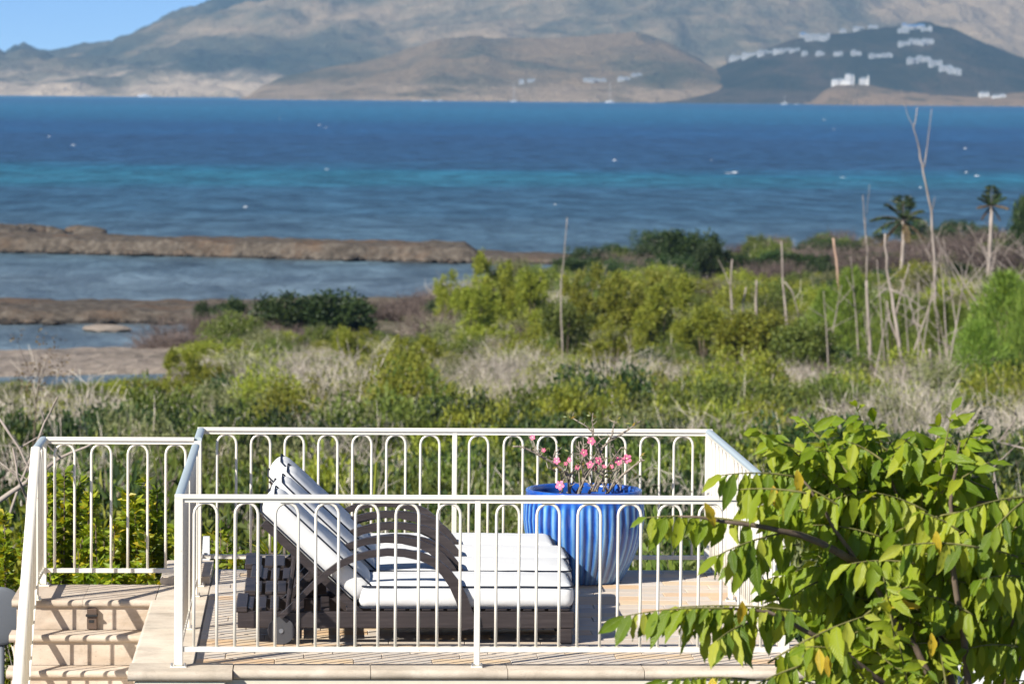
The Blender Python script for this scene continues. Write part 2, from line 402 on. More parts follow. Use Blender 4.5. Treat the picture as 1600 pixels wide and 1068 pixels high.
def copy_tree(o, parent=None):
    c = o.copy(); COL.objects.link(c); c.parent = parent
    for ch in o.children: copy_tree(ch, c)
    return c
def structure(name, me, mat, loc=None): return tag(obj(name, me, mat, None, loc), None, None, None, 'structure')
def rbox(mb, c, h, r, n=(10, 6), crown=0, side=0, wr=0):   # soft cushion: rounded box, puffed
    def ax(H, k):
        a = [-H, -H+.12*r, -H+.35*r, -H+.65*r, -H+r]; b = list(np.linspace(-H+r, H-r, k))[1:-1]
        return a+b+[-q for q in a[::-1]]
    X, Y, Z = ax(h[0], n[0]), ax(h[1], n[1]), ax(h[2], 3)
    idx = {}; vs = []; fs = []
    def vid(x, y, z):
        k = (round(x, 5), round(y, 5), round(z, 5))
        if k in idx: return idx[k]
        p = np.array([x, y, z]); q = np.clip(p, -(np.array(h)-r), np.array(h)-r); d = p-q
        p2 = q+d/np.linalg.norm(d)*r
        fx, fy = 1-(p2[0]/h[0])**4, 1-(p2[1]/h[1])**2
        p2[2] += crown*np.sign(p2[2])*max(fx, 0)*max(fy, 0)
        p2[1] += side*np.sign(p2[1])*max(1-(p2[2]/h[2])**2, 0)*max(fx, 0)
        if wr:
            p2 += wr*(fbm(p2[0]*9+c[0]*7+p2[2]*11, p2[1]*9+p2[2]*13, 3)-.45)*d/np.linalg.norm(d)
        idx[k] = len(vs); vs.append(p2+np.array(c)); return idx[k]
    for A, B, f in ((X, Y, lambda a, b: [(a, b, h[2]), (a, b, -h[2])]), (X, Z, lambda a, b: [(a, h[1], b), (a, -h[1], b)]), (Y, Z, lambda a, b: [(h[0], a, b), (-h[0], a, b)])):
        for s_ in (0, 1):
            for i in range(len(A)-1):
                for j in range(len(B)-1):
                    fs.append([vid(*f(*q)[s_]) for q in ((A[i], B[j]), (A[i+1], B[j]), (A[i+1], B[j+1]), (A[i], B[j+1]))])
    return mb.add(vs, fs)

# ================================================================== SEA, LAND, HILLS
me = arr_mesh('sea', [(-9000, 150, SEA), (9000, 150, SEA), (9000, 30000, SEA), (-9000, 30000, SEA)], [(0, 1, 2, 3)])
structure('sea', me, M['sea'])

DSH = ([-400, 0, 150, 215, 250, 300, 420, 600, 700, 870, 1000, 1200, 1400, 1600, 2200],
       [197, 199, 200, 204, 222, 243, 288, 292, 305, 345, 364, 384, 402, 420, 440])
HMAIN = ([0, 26, 30, 40, 60, 100, 150, 200, 300, 460], [-2.6, -2.6, -2.8, -4.0, -6.2, -9.0, -10.9, -11.9, -12.0, -12.0])
def gh(x, y):
    x = np.asarray(x, float); y = np.asarray(y, float)
    p = pxw(x, y); d = np.interp(p, *DSH)+(fbm(x*.15, y*.15, 3)-.45)*9
    z = np.interp(y, *HMAIN)+(fbm(x*.12+5, y*.12, 4)-.47)*1.2*sstep((y-28)/30)
    t = sstep((d-y)/10+.15)
    return SEA-1.2+(z-SEA+1.2)*t
def grid_mesh(name, xs, ys, fn, smooth=True):
    Xg, Yg = np.meshgrid(xs, ys); Z = fn(Xg, Yg)
    V = np.stack([Xg, Yg, Z], -1).reshape(-1, 3); nx, ny = len(xs), len(ys)
    i = np.arange((nx-1)*(ny-1)); a = i//(nx-1)*nx+i % (nx-1)
    return arr_mesh(name, V, np.stack([a, a+1, a+nx+1, a+nx], -1), None, smooth)
ys = np.concatenate([np.arange(-10, 60, 1.5), np.arange(60, 470, 2.2)])
structure('ground', grid_mesh('ground', np.arange(-75, 140, 2.0), ys, gh), M['ground'])

def bank(name, px0, px1, y0fn, width, hgt, mat, rough=.5, step=.6, endfade=25):
    """a low bank of rock or sand lying in the water from the left edge of the view to px1"""
    yc = y0fn(.5*(px0+px1)); xs = np.arange(xw(px0, yc), xw(px1, yc), step)
    ts = np.linspace(-.15, 1.1, 34)
    V = []
    for x in xs:
        p = pxw(x, yc); y0 = y0fn(p)+(fbm(x*.13, 3.1, 3)-.45)*5
        fade = sstep((px1-p)/endfade)
        for t in ts:
            y = y0+t*width; s = sstep(t/.13)*sstep((1.1-t)/.30)
            n = fbm(x*.5, y*.5, 4)
            z = SEA-.6+(hgt*hgtmod(p, name)+.6)*s*fade*(1+(n-.47)*rough*2)+(fbm(x*1.7, y*1.7, 3)-.45)*rough*.8*s
            V.append((x, y, z))
    n = len(ts); m = len(xs); i = np.arange((m-1)*(n-1)); a = i//(n-1)*n+i % (n-1)
    return structure(name, arr_mesh(name, V, np.stack([a, a+1, a+n+1, a+n], -1), None, False), mat)
def hgtmod(p, name): return float(np.interp(p, [-200, 700, 738, 745, 900], [1, 1.05, 1.0, .5, .4])) if name == 'rock_spit' else 1.0
spit = bank('rock_spit', -160, 1080, lambda p: float(np.interp(p, [-200, 0, 720, 1100], [378, 374, 356, 352])), 17, 1.45, M['rock'], .16)
rbank = bank('rock_bank', -160, 470, lambda p: 261.0, 20, .85, M['rock'], .2, .5)
sbank = bank('sand_bank', -160, 330, lambda p: 211.0+p*.012, 26, .25, M['sandbank'], .25, .5)
reef = bank('rock_reef', -160, 70, lambda p: 412.0, 26, .7, M['rock'], .6, .7)
# boulders lying along the foot of the spit and the banks
def boulder_mesh(seed, flat=.6):
    bm = bmesh.new(); bmesh.ops.create_icosphere(bm, subdivisions=2, radius=.5)
    r = random.Random(seed); o = r.random()*50
    for v in bm.verts:
        c = v.co; k = .72+.55*float(fbm(c.x*2.2+o, c.y*2.2+c.z*1.7+o, 3)); v.co = Vector((c.x*k*1.2, c.y*k, c.z*k*flat))
    me = bpy.data.meshes.new('boulder'); bm.to_mesh(me); bm.free(); return me
BM = [boulder_mesh(i) for i in range(6)]
for m_ in BM: m_.materials.append(M['rock'])
def put_boulder(parent, px, y, s):
    o = obj('boulder', random.choice(BM), None, parent, (xw(px, y), y, SEA+s*.12)); o.scale = (s*random.uniform(.8, 1.6), s, s*random.uniform(.7, 1.1)); o.rotation_euler = (0, 0, random.random()*6)
for i in range(46): put_boulder(spit, random.uniform(-20, 740), 0, 1) if False else put_boulder(spit, (p := random.uniform(-20, 740)), float(np.interp(p, [0, 720], [375, 357]))+random.uniform(-1, 2.5), random.uniform(.7, 1.9))
for i in range(16): put_boulder(rbank, random.uniform(-10, 400), 261+random.uniform(-1, 2), random.uniform(.5, 1.3))
for i in range(14): put_boulder(reef, random.uniform(-10, 170), 412+random.uniform(0, 22), random.uniform(1.2, 3.0))
fr = obj('flat_rock', boulder_mesh(31, .5), M['sandbank'], None, (xw(170, 254), 254, SEA+.18)); fr.scale = (3.0, 2.6, 1.4)
tag(fr, 'flat pale rock lying alone in the shallow water off the bank', 'rock')

# far hills
def hill(name, sky_pts, shore, ridge, back, mat, noise_amp, nscale, nx=260, ny=70, power=.8):
    pxs = np.linspace(sky_pts[0][0], sky_pts[-1][0], nx); sp = np.array(sky_pts, float)
    prof = []
    for p in pxs:
        py = np.interp(p, sp[:, 0], sp[:, 1]); prof.append(max(at(p, py, ridge)[2], SEA-4))
    prof = np.array(prof); xr = np.array([at(p, 150, ridge)[0] for p in pxs])
    def fn(x, y):
        h = np.interp(x, xr, prof)-SEA
        t = np.where(y < ridge, np.clip((y-shore)/(ridge-shore), 0, 1)**power, 1-.9*sstep((y-ridge)/(back-ridge)))
        t = np.where(y < shore, 0, t)
        rd = ridged(x*nscale, y*nscale*.7, 6)-.62
        fine = fbm(x*nscale*9, y*nscale*7, 5)-.47
        env = np.sin(np.clip((y-shore)/(ridge-shore), 0, 1)*math.pi*.5)
        z = SEA+h*t+noise_amp*rd*np.clip(h/120, .05, 1.2)*np.clip(env*1.3, 0, 1)*(1-.45*np.clip((y-shore)/(ridge-shore), 0, 1))+noise_amp*.25*fine*np.clip(h/100, .03, 1)
        return np.where(y <= shore, SEA-4, np.maximum(z, SEA-3+np.clip((y-shore)/40, 0, 1)*np.minimum(h, 6)))
    xs = np.linspace(xr[0], xr[-1], nx); ys = np.concatenate([[shore-40, shore], shore+(back-shore)*np.linspace(.004, 1, ny)])
    structure(name, grid_mesh(name, xs, ys, fn), mat)
    return fn
mount = hill('mountain', [(-260, 120), (-100, 112), (-20, 96), (12, 80), (36, 67), (58, 80), (100, 84), (160, 78), (205, 70), (240, 52), (270, 38), (310, 18), (350, -2), (430, -30), (600, -75), (800, -120), (1000, -140), (1300, -110), (1600, -70), (1800, -40)],
             7900, 10300, 12500, M['mount'], 190, .0013, 460, 140, .85)
foot = hill('foothill', [(350, 170), (385, 152), (410, 134), (440, 122), (500, 108), (560, 97), (620, 84), (680, 66), (740, 57), (800, 64), (850, 63), (900, 58), (945, 53), (990, 53), (1040, 66), (1080, 84), (1110, 104), (1140, 130), (1170, 158), (1200, 174)],
            6450, 7300, 7800, M['foot'], 45, .0026, 280, 80)
knoll = hill('knoll', [(950, 172), (1010, 152), (1060, 132), (1110, 111), (1140, 97), (1190, 80), (1240, 61), (1290, 50), (1340, 44), (1390, 41), (1425, 38), (1450, 38), (1480, 46), (1530, 66), (1580, 86), (1640, 108), (1720, 140), (1800, 172)],
             6320, 6950, 7350, M['knoll'], 30, .0042, 420, 120)
head = hill('headland', [(1262, 172), (1275, 158), (1288, 142), (1305, 133), (1350, 132), (1385, 138), (1420, 143), (1460, 148), (1520, 152), (1560, 148), (1600, 143), (1680, 150), (1760, 165)],
            6060, 6180, 6330, M['head'], 10, .011, 240, 40, .6)

# haze over the strait: a closed box of even, thin air
hb = MB().box((-3500, -60, SEA-6), (3500, 13000, 900))
hz = obj('haze', hb.mesh('haze')); tag(hz, None, None, None, 'stuff')
t = NT('sea_haze'); pv = t.n('VolumePrincipled')
pv.inputs['Color'].default_value = (.40, .68, 1.0, 1); pv.inputs['Density'].default_value = 5.5e-5; pv.inputs['Anisotropy'].default_value = 0.0
t.l(pv.outputs[0], t.out.inputs['Volume']); hz.data.materials.append(t.m)

# ================================================================== TERRACE
XL, YF, YB, XR = -.746, 22.0, 26.4, 2.769       # rail lines of the terrace
def nosed(x0, x1, y0, y1, z1, th, ax='x', r=None):
    """slab with a rounded nose along its y0 edge (ax x) or its x0 edge (ax y)"""
    r = r or th/2; prof = [(y1 if ax == 'x' else x1, z1-th), (y1 if ax == 'x' else x1, z1)]
    e = y0 if ax == 'x' else x0
    for k in range(9):
        a = math.pi/2+math.pi*k/8; prof.append((e+r+r*math.cos(a), z1-r+r*math.sin(a)))
    if th > 2*r: prof[-1] = (e+r, z1-th)
    A, B = (x0, x1) if ax == 'x' else (y0, y1)
    mk = (lambda q, a: (a, q[0], q[1])) if ax == 'x' else (lambda q, a: (q[0], a, q[1]))
    return MB().loft([[mk(q, A) for q in prof], [mk(q, B) for q in prof]])
ter = structure('terrace', MB().box((-.985, 21.893, -3.2), (2.99, 26.62, -.056)).mesh('terrace'), M['plaster'])
bed = obj('mortar_bed', MB().box((-.66, 22.133, -.054), (2.985, 26.58, -.006)).mesh('mortar_bed'), M['grout'], ter)
# deck tiles in running bond, each a bevelled slab
TW, TD, G = .46, .20, .004
tile_me = {}
def tile_mesh(wd):
    k = round(wd, 3)
    if k not in tile_me:
        tile_me[k] = MB().cbox((-wd/2+G/2, -TD/2+G/2, -.03), (wd/2-G/2, TD/2-G/2, 0), .003).mesh('tile'); tile_me[k].materials.append(M['tile'])
    return tile_me[k]
rows = int(round((26.56-22.135)/TD))
for r_ in range(rows):
    y = 22.135+TD*(r_+.5); x = -.655; off = (r_*.37) % 1*TW
    edges = [x]+[x+off+k*TW for k in range(0, 12) if .12 < off+k*TW < 3.635-.12]+[2.98]
    for a, b in zip(edges[:-1], edges[1:]):
        obj('tile', tile_mesh(b-a), None, ter, ((a+b)/2, y, random.uniform(-.0012, .0012)))
# coping stones round the edge
def stone(name, mb, mat, parent, sm=R(35)): return obj(name, mb.mesh(name, sm), M[mat], parent)
xs_ = [-.43, .36, 1.15, 1.94, 2.74, 3.1]
for a, b in zip(xs_[:-1], xs_[1:]):
    stone('coping_stone', nosed(a+.002, b-.002, 21.87, 22.131, .001, .055), 'coping', ter)
stone('coping_stone', nosed(-1.03, -.434, 21.80, 22.131, .004, .06), 'coping', ter)
ys_ = [22.133, 22.85, 23.55, 24.3, 24.92]
for a, b in zip(ys_[:-1], ys_[1:]):
    stone('coping_stone', nosed(-1.03, -.662, a+.002, b-.002, .001, .05, 'y'), 'coping', ter)
stone('coping_stone', nosed(-1.0, -.662, 25.70, 26.60, .055, .06, 'y'), 'coping', ter)
stone('coping_stone', MB().cbox((-.998, 24.922, -.05), (-.662, 25.698, .0), .004), 'coping', ter)
pier = stone('corner_pier', MB().cbox((-.992, 21.825, -3.1), (-.47, 21.891, -.058), .008), 'plaster', ter)

# ------------------------------------------------------------------ stairs
st = thing('stairs', 'beige travertine steps with rounded treads climbing to the terrace landing', 'stairs', (-1.47, 24.9, 0))
def sobj(name, mb, mat, sm=R(35)):
    me = mb.mesh(name, sm)
    for v in me.vertices: v.co -= Vector(st.location)
    return obj(name, me, M[mat], st)
SX0, SX1 = -1.93, -1.002; RISE, RUN = .197, .235
for k in range(7):
    z = -k*RISE; y = 24.9-k*RUN
    y1 = 25.70 if k == 0 else y+RUN+.012
    if k == 0:
        for a, b in ((SX0, -1.47), (-1.468, SX1)): sobj('tread', nosed(a, b, y, y1, z, .05, 'x', .025), 'stone')
    else: sobj('tread', nosed(SX0, SX1, y, y1, z, .05, 'x', .025), 'stone')
    sobj('riser', MB().box((SX0+.03, y+.028, z-RISE), (SX1-.002, y+.055, z-.05)), 'stone')
    sobj('stair_core', MB().box((SX0+.032, y+.056, z-RISE-(1.5 if k == 6 else 0)), (SX1-.004, 25.66, z-.052)), 'stone')
# recessed step light in the top riser
sl = thing('step_light', 'small brown step light set into the top stair riser', 'light', (-1.405, 24.925, -.19))
obj('housing', MB().cbox((-.036, -.035, 0), (.03, .02, .135), .004).mesh('housing'), M['lamp'], sl)
obj('hood', MB().cbox((-.044, -.05, .085), (.034, -.002, .098), .002).mesh('hood'), M['black'], sl)
obj('lens', MB().box((-.024, -.038, .045), (.008, -.0352, .062)).mesh('lens'), M['black'], sl)

# ------------------------------------------------------------------ railings
HW, HP, HR = .132, .2338, .0088
def hoop_mesh(h, z0=.1):
    pts = [(-HW/2, 0, z0-.01), (-HW/2, 0, .4), (-HW/2, 0, h-HW/2)]
    for k in range(1, 8):
        a = math.pi-math.pi*k/8; pts.append((HW/2*math.cos(a), 0, h-HW/2+HW/2*math.sin(a)))
    pts += [(HW/2, 0, h-HW/2), (HW/2, 0, .4), (HW/2, 0, z0-.01)]
    me = MB().tube(pts, HR, 8).mesh('hoop', True); me.materials.append(M['paint']); return me
HOOP = hoop_mesh(.953)
def cap_rail(mb, a, b, w=.05, th=.022, ztop=1.0):
    """handrail with a soft, slightly domed top running from a to b (may slope)"""
    a = Vector(a); b = Vector(b); d = (b-a).normalized(); s = Vector((d.y, -d.x, 0)).normalized(); u = s.cross(d)
    if u.z < 0: u = -u
    prof = [(-w/2, -th), (-w/2, -.007), (-w/2+.006, -.002), (-w/4, .001), (0, .002), (w/4, .001), (w/2-.006, -.002), (w/2, -.007), (w/2, -th)]
    return mb.loft([[p+s*x+u*z for x, z in prof] for p in (a, b)])
def sub_rail(mb, a, b, w=.03, z0=-.045, z1=-.024):
    a = Vector(a); b = Vector(b); d = (b-a).normalized(); s = Vector((d.y, -d.x, 0)).normalized(); u = s.cross(d)
    if u.z < 0: u = -u
    return mb.loft([[p+s*x+u*z for x, z in ((-w/2, z0), (-w/2, z1), (w/2, z1), (w/2, z0))] for p in (a, b)])
def post(parent, p, w=.045, z0=0, z1=.978, foot=True, name='post'):
    x, y = p
    o = obj(name, MB().cbox((-w/2, -w/2, z0+.012), (w/2, w/2, z1), .003).mesh('post'), M['paint'], parent, (x, y, 0))
    if foot:
        fp = obj('foot_plate', MB().cbox((-w*.95, -w*.95, z0), (w*.95, w*.95, z0+.010), .002).mesh('foot_plate'), M['paint'], o)
        for sx in (-1, 1): obj('bolt', MB().tube([(sx*w*.75, -w*.7, z0+.0101), (sx*w*.75, -w*.7, z0+.03)], .006, 8).mesh('bolt'), M['metal'], fp)
    return o
def railing(name, label, a, b, hoops, posts, mat_cap='paint', zb=.105, ext=(0, 0), group='terrace railing sections'):
    """a, b: ends (x, y); hoops: distances of hoop centres from a; posts: (distance, width)"""
    a = Vector((*a, 0)); b = Vector((*b, 0)); d = (b-a); L = d.length; d.normalize(); ang = math.atan2(d.y, d.x)
    root = thing(name, label, 'railing', a, group)
    loc = lambda p: Vector(p)-a
    mb = cap_rail(MB(), -d*ext[0]+Vector((0, 0, 1)), d*(L+ext[1])+Vector((0, 0, 1))); obj('handrail', mb.mesh('handrail', R(40)), M[mat_cap], root)
    mb = sub_rail(MB(), Vector((0, 0, 1)), d*L+Vector((0, 0, 1))); obj('under_rail', mb.mesh('under_rail'), M['paint'], root)
    mb = sub_rail(MB(), Vector((0, 0, zb)), d*L+Vector((0, 0, zb)), .028, -.014, .014); obj('bottom_rail', mb.mesh('bottom_rail'), M['paint'], root)
    for h in hoops:
        o = obj('hoop', HOOP, None, root, d*h); o.rotation_euler = (0, 0, ang)
    for q, w_ in posts:
        p = d*q; post(root, (p.x, p.y), w_)
    return root
fx = lambda px: xw0(px, 22.0)
def xw0(px, Y): return at(px, 900, Y)[0]
fh = [fx(p+18)-XL for p in (303, 367, 430, 493, 555, 618, 683, 775, 838, 902, 965, 1028, 1091, 1154)]
railing('front_railing', 'cream hooped railing in front of the loungers along the near terrace edge', (XL, YF), (XR, YF), fh, [(0, .05), (fx(746)-XL, .034), (XR-XL, .05)], ext=(.025, .025))
bh = [xw0(p+16.5, YB)-XL for p in (337, 390, 442.5, 495, 548, 601, 654, 730, 784, 837, 890.5, 944, 997, 1049)]
railing('back_railing', 'cream hooped railing behind the blue pot along the far terrace edge', (XL, YB), (XR, YB), bh, [(xw0(709, YB)-XL, .034), (XR-XL, .045)], ext=(.025, .025))
side = lambda n0, L: [n0+HP*k for k in range(int((L-n0-.02)/HP)+1)]
railing('side_railing', 'cream hooped railing with shade-toned blue-grey handrail running back along the left terrace edge', (XL, YF), (XL, 25.12), side(.14, 3.1), [(1.55, .034), (3.09, .036)], 'cap', ext=(-.026, .03))
railing('side_railing', 'cream hooped railing with shade-toned blue-grey handrail at the right end behind the green tree', (XR, YF), (XR, YB), side(.14, 4.36), [(1.45, .034), (2.9, .034)], 'cap', ext=(-.026, -.026))
railing('side_railing', 'very short cream railing piece with shade-toned grey handrail between landing post and far corner', (XL, 25.62), (XL, YB), side(.16, .72), [(0, .05)], 'cap', ext=(-.026, -.026))
LX = -1.775
railing('landing_railing', 'cream hooped railing across the back of the stair landing', (LX, 25.62), (XL, 25.62), [xw0(p, 25.62)-LX for p in (101, 158, 215, 274)], [(0, .045)], ext=(-.02, -.026))
# sloping stair railing
sr = thing('stair_railing', 'cream sloping railing descending the left side of the stone steps', 'railing', (LX, 25.62, 0), 'terrace railing sections')
slope = RISE/RUN; yl = -.72; ye = -2.6
zt = lambda y: 1.0 if y > yl else 1.0+(y-yl)*slope
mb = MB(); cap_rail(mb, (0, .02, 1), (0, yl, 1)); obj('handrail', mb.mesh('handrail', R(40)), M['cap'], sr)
mb = MB(); cap_rail(mb, (0, yl+.004, 1.002), (0, ye, zt(ye)), .06); obj('sloping_handrail', mb.mesh('handrail', R(40)), M['paint'], sr)
mb = MB(); sub_rail(mb, (0, 0, 1), (0, yl, 1), .032); sub_rail(mb, (0, yl, 1), (0, ye, zt(ye)), .032); obj('under_rail', mb.mesh('under_rail'), M['paint'], sr)
mb = MB(); sub_rail(mb, (0, -.03, .12), (0, yl, .12), .028, -.014, .014); sub_rail(mb, (0, yl, .12), (0, ye, zt(ye)-.88), .028, -.014, .014); obj('bottom_rail', mb.mesh('bottom_rail'), M['paint'], sr)
for k in range(10):
    y = -.15-HP*k; z1 = min(zt(y-HW/2), zt(y+HW/2)); pts = []
    for q in (-1, 1):
        zz = zt(y+q*HW/2)-.895
        pts.append((0, y+q*HW/2, zz))
    top = zt(y)-.05
    path = [pts[0], (0, y-HW/2, top-HW*.75)]+[(0, y-HW/2*math.cos(a), top-HW*.75+(HW*.75-.01)*math.sin(a)) for a in np.linspace(.3, math.pi-.3, 7)]+[(0, y+HW/2, top-HW*.75), pts[1]]
    obj('hoop', MB().tube(path, HR, 8).mesh('hoop', True), M['paint'], sr)
for y, zb_ in ((yl, 0), (ye, -8*RISE)):
    post(sr, (0, y), .04, zb_, zt(y)-.03)

# ================================================================== LOUNGERS
LW, LL = .62, 2.03
def make_lounger():
    root = thing('sun_lounger', '', 'sun lounger', (0, 0, 0), 'sun loungers side by side on the terrace')
    W = M['wood']
    for y in (0, LW-.035): obj('side_rail', MB().cbox((0, y, .095), (LL, y+.035, .195), .005).mesh('side_rail'), W, root)
    for x in (0, LL-.035): obj('end_rail', MB().cbox((x, .0352, .098), (x+.035, LW-.0352, .19), .005).mesh('end_rail'), W, root)
    sl_ = MB().cbox((0, .04, .193), (.055, LW-.04, .212), .004).mesh('slat'); sl_.materials.append(W)
    for k in range(26):
        x = .04+k*.0765
        if .12 < x < .74 and k % 2: continue
        obj('slat', sl_, None, root, (x, 0, 0))
    hb_ = MB().cbox((-.012, -.006, .19), (.06, LW+.006, .225), .006).mesh('head_board'); obj('head_board', hb_, W, root)
    for y in (.002, LW-.062):
        obj('leg', MB().cbox((LL-.085, y, 0), (LL-.012, y+.06, .0948), .005).mesh('leg'), W, root)
    obj('stretcher', MB().cbox((LL-.07, .064, .03), (LL-.035, LW-.064, .06), .004).mesh('stretcher'), W, root)
    for y in (-.024, LW-.012):
        wheel = obj('wheel', MB().tube([(0, 0, 0), (0, .036, 0)], .082, 22).mesh('wheel', R(40)), M['rubber'], root, (.262, y, .082))
        obj('hub', MB().tube([(0, -.006, 0), (0, .042, 0)], .014, 12).mesh('hub', R(40)), M['metal'], wheel)
    for y in (.04, LW-.08): obj('wheel_leg', MB().cbox((.225, y, .06), (.30, y+.04, .0948), .004).mesh('wheel_leg'), W, root)
    # curved arms
    ctr = [(.255, .168), (.30, .205), (.38, .285), (.46, .368), (.54, .435), (.61, .485), (.70, .525), (.79, .548), (.90, .560), (1.0, .555), (1.10, .535), (1.18, .50), (1.245, .445), (1.30, .37), (1.345, .28), (1.375, .19), (1.39, .097)]
    wd = [.028, .03, .032, .034, .036, .038, .04, .042, .044, .046, .05, .055, .062, .068, .074, .08, .085]
    def arm(y0):
        secs = []; m = len(ctr)
        for i, (x, z) in enumerate(ctr):
            x0, z0 = ctr[max(i-1, 0)]; x1, z1 = ctr[min(i+1, m-1)]; L = math.hypot(x1-x0, z1-z0); nx, nz = -(z1-z0)/L, (x1-x0)/L; h = wd[i]*.5
            secs.append([(x+nx*h, y0, z+nz*h), (x+nx*h, y0+.046, z+nz*h), (x-nx*h, y0+.046, z-nz*h), (x-nx*h, y0, z-nz*h)])
        return MB().loft(secs).mesh('arm', R(30))
    for y in (-.05, LW+.004): obj('arm', arm(y), W, root)
    # backrest: pivots at (.75, .2), leans 43 degrees
    ang = R(43); piv = Vector((.752, 0, .195)); ux = Vector((-math.cos(ang), 0, math.sin(ang))); un = Vector((math.sin(ang), 0, math.cos(ang)))
    def bk(s, y, n): return piv+ux*s+un*n+Vector((0, y, 0))
    def bbox(s0, s1, y0, y1, n0, n1):
        return MB().add([bk(s, y, n) for n in (n0, n1) for s, y in ((s0, y0), (s1, y0), (s1, y1), (s0, y1))], [(0, 3, 2, 1), (4, 5, 6, 7), (0, 1, 5, 4), (1, 2, 6, 5), (2, 3, 7, 6), (3, 0, 4, 7)])
    for y in (.045, LW-.085): obj('back_rail', bbox(0, .80, y, y+.04, -.045, .0).mesh('back_rail'), W, root)
    for k in range(10): obj('back_slat', bbox(.03+k*.078, .082+k*.078, .0855, LW-.0855, -.018, -.002).mesh('back_slat'), W, root)
    for y in (.10, LW-.13):
        a = bk(.52, y, -.04); b = Vector((.30, y, .2)); obj('back_prop', MB().tube([a, b], .014, 6).mesh('back_prop'), W, root)
    # cushions
    sc = MB(); rbox(sc, (0, 0, 0), (.652, .30, .078), .055, (16, 8), .012, .008, .012)
    seat = obj('seat_cushion', sc.mesh('seat_cushion', True), M['cushion'], root, (1.378, LW/2, .213+.075))
    def piping(hx, hy, z, r, wob):
        pts = []
        for cx, cy, a0 in ((hx-r, hy-r, 0), (-hx+r, hy-r, 90), (-hx+r, -hy+r, 180), (hx-r, -hy+r, 270)):
            for k in range(5):
                a = R(a0+k*22.5); pts.append((cx+r*math.cos(a), cy+r*math.sin(a)))
        full = []
        for i, p in enumerate(pts):
            q = pts[(i+1) % len(pts)]; n = max(1, int(math.hypot(q[0]-p[0], q[1]-p[1])/.12))
            for k in range(n): full.append((p[0]+(q[0]-p[0])*k/n, p[1]+(q[1]-p[1])*k/n))
        full.append(full[0])
        return MB().tube([(x, y, z+wob*(float(fbm(x*4+9, y*4+3, 3))-.45)) for x, y in full], .0056, 6, False).mesh('piping', True)
    obj('piping', piping(.648, .302, .058, .05, .012), M['piping'], seat)
    obj('piping', piping(.640, .292, -.072, .05, .004), M['piping'], seat)
    bc = MB(); rbox(bc, (0, 0, 0), (.41, .292, .080), .062, (12, 8), .014, .006, .014)
    back = obj('back_cushion', bc.mesh('back_cushion', True), M['cushion'], root)
    mat = Matrix.Identity(4); pos = bk(.46, LW/2, .086)
    for r_ in range(3): mat[r_][0] = -ux[r_]; mat[r_][1] = (0, 1, 0)[r_]; mat[r_][2] = un[r_]; mat[r_][3] = pos[r_]
    back.matrix_local = mat
    obj('piping', piping(.406, .294, .062, .05, .010), M['piping'], back)
    obj('piping', piping(.402, .290, -.066, .05, .006), M['piping'], back)
    return root
lg = make_lounger()
LAB = ['dark wooden lounger with white cushions nearest the front railing', 'second dark wooden lounger from the front railing, white cushions',
       'third dark wooden lounger from the front railing, white cushions', 'farthest dark wooden lounger with white cushions, next to the blue pot']
for i, (x, y, rz) in enumerate(((-.425, 22.93, 0), (-.385, 23.68, .006), (-.36, 24.34, -.004), (-.405, 25.00, .004))):
    o = lg if i == 0 else copy_tree(lg)
    o.location = (x, y, .001); o.rotation_euler = (0, 0, rz); o['label'] = LAB[i]

# ================================================================== BLUE POT AND DESERT ROSE
PX, PY = at(911, 900, 25.95)[0], 25.95
pot = thing('flower_pot', 'big cobalt blue glazed ribbed pot standing on the terrace', 'pot', (PX, PY, .001))
prof = [(.0, .255), (.01, .268), (.06, .295), (.15, .338), (.25, .375), (.34, .398), (.43, .409), (.52, .408), (.575, .400), (.60, .395), (.615, .398), (.628, .394), (.632, .382), (.628, .366), (.60, .360), (.50, .37)]
NS = 336; V = []; RD = []
for i, (z, r_) in enumerate(prof):
    amp = float(np.interp(z, [0, .05, .2, .5, .585, .6], [.0, .006, .015, .015, .002, .0])) if i < 10 else 0
    for k in range(NS):
        a = 2*math.pi*k/NS
        ph = a*42+.9*math.sin(z*5+a*2)+1.3*math.sin(a*5+1)
        rib = abs(math.sin(ph/2)); rib = 1-(1-rib)**1.0
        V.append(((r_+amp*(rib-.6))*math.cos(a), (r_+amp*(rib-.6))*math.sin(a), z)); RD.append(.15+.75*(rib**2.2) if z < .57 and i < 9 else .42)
F = []
for i in range(len(prof)-1):
    for k in range(NS): k2 = (k+1) % NS; F.append((i*NS+k, i*NS+k2, (i+1)*NS+k2, (i+1)*NS+k))
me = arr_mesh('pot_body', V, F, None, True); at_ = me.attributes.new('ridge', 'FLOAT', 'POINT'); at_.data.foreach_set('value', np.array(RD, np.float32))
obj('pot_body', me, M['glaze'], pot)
mb = MB(); mb.add([(.366*math.cos(2*math.pi*k/40), .366*math.sin(2*math.pi*k/40), .56) for k in range(40)], [tuple(range(40))]); obj('soil', mb.mesh('soil'), M['soil'], pot)

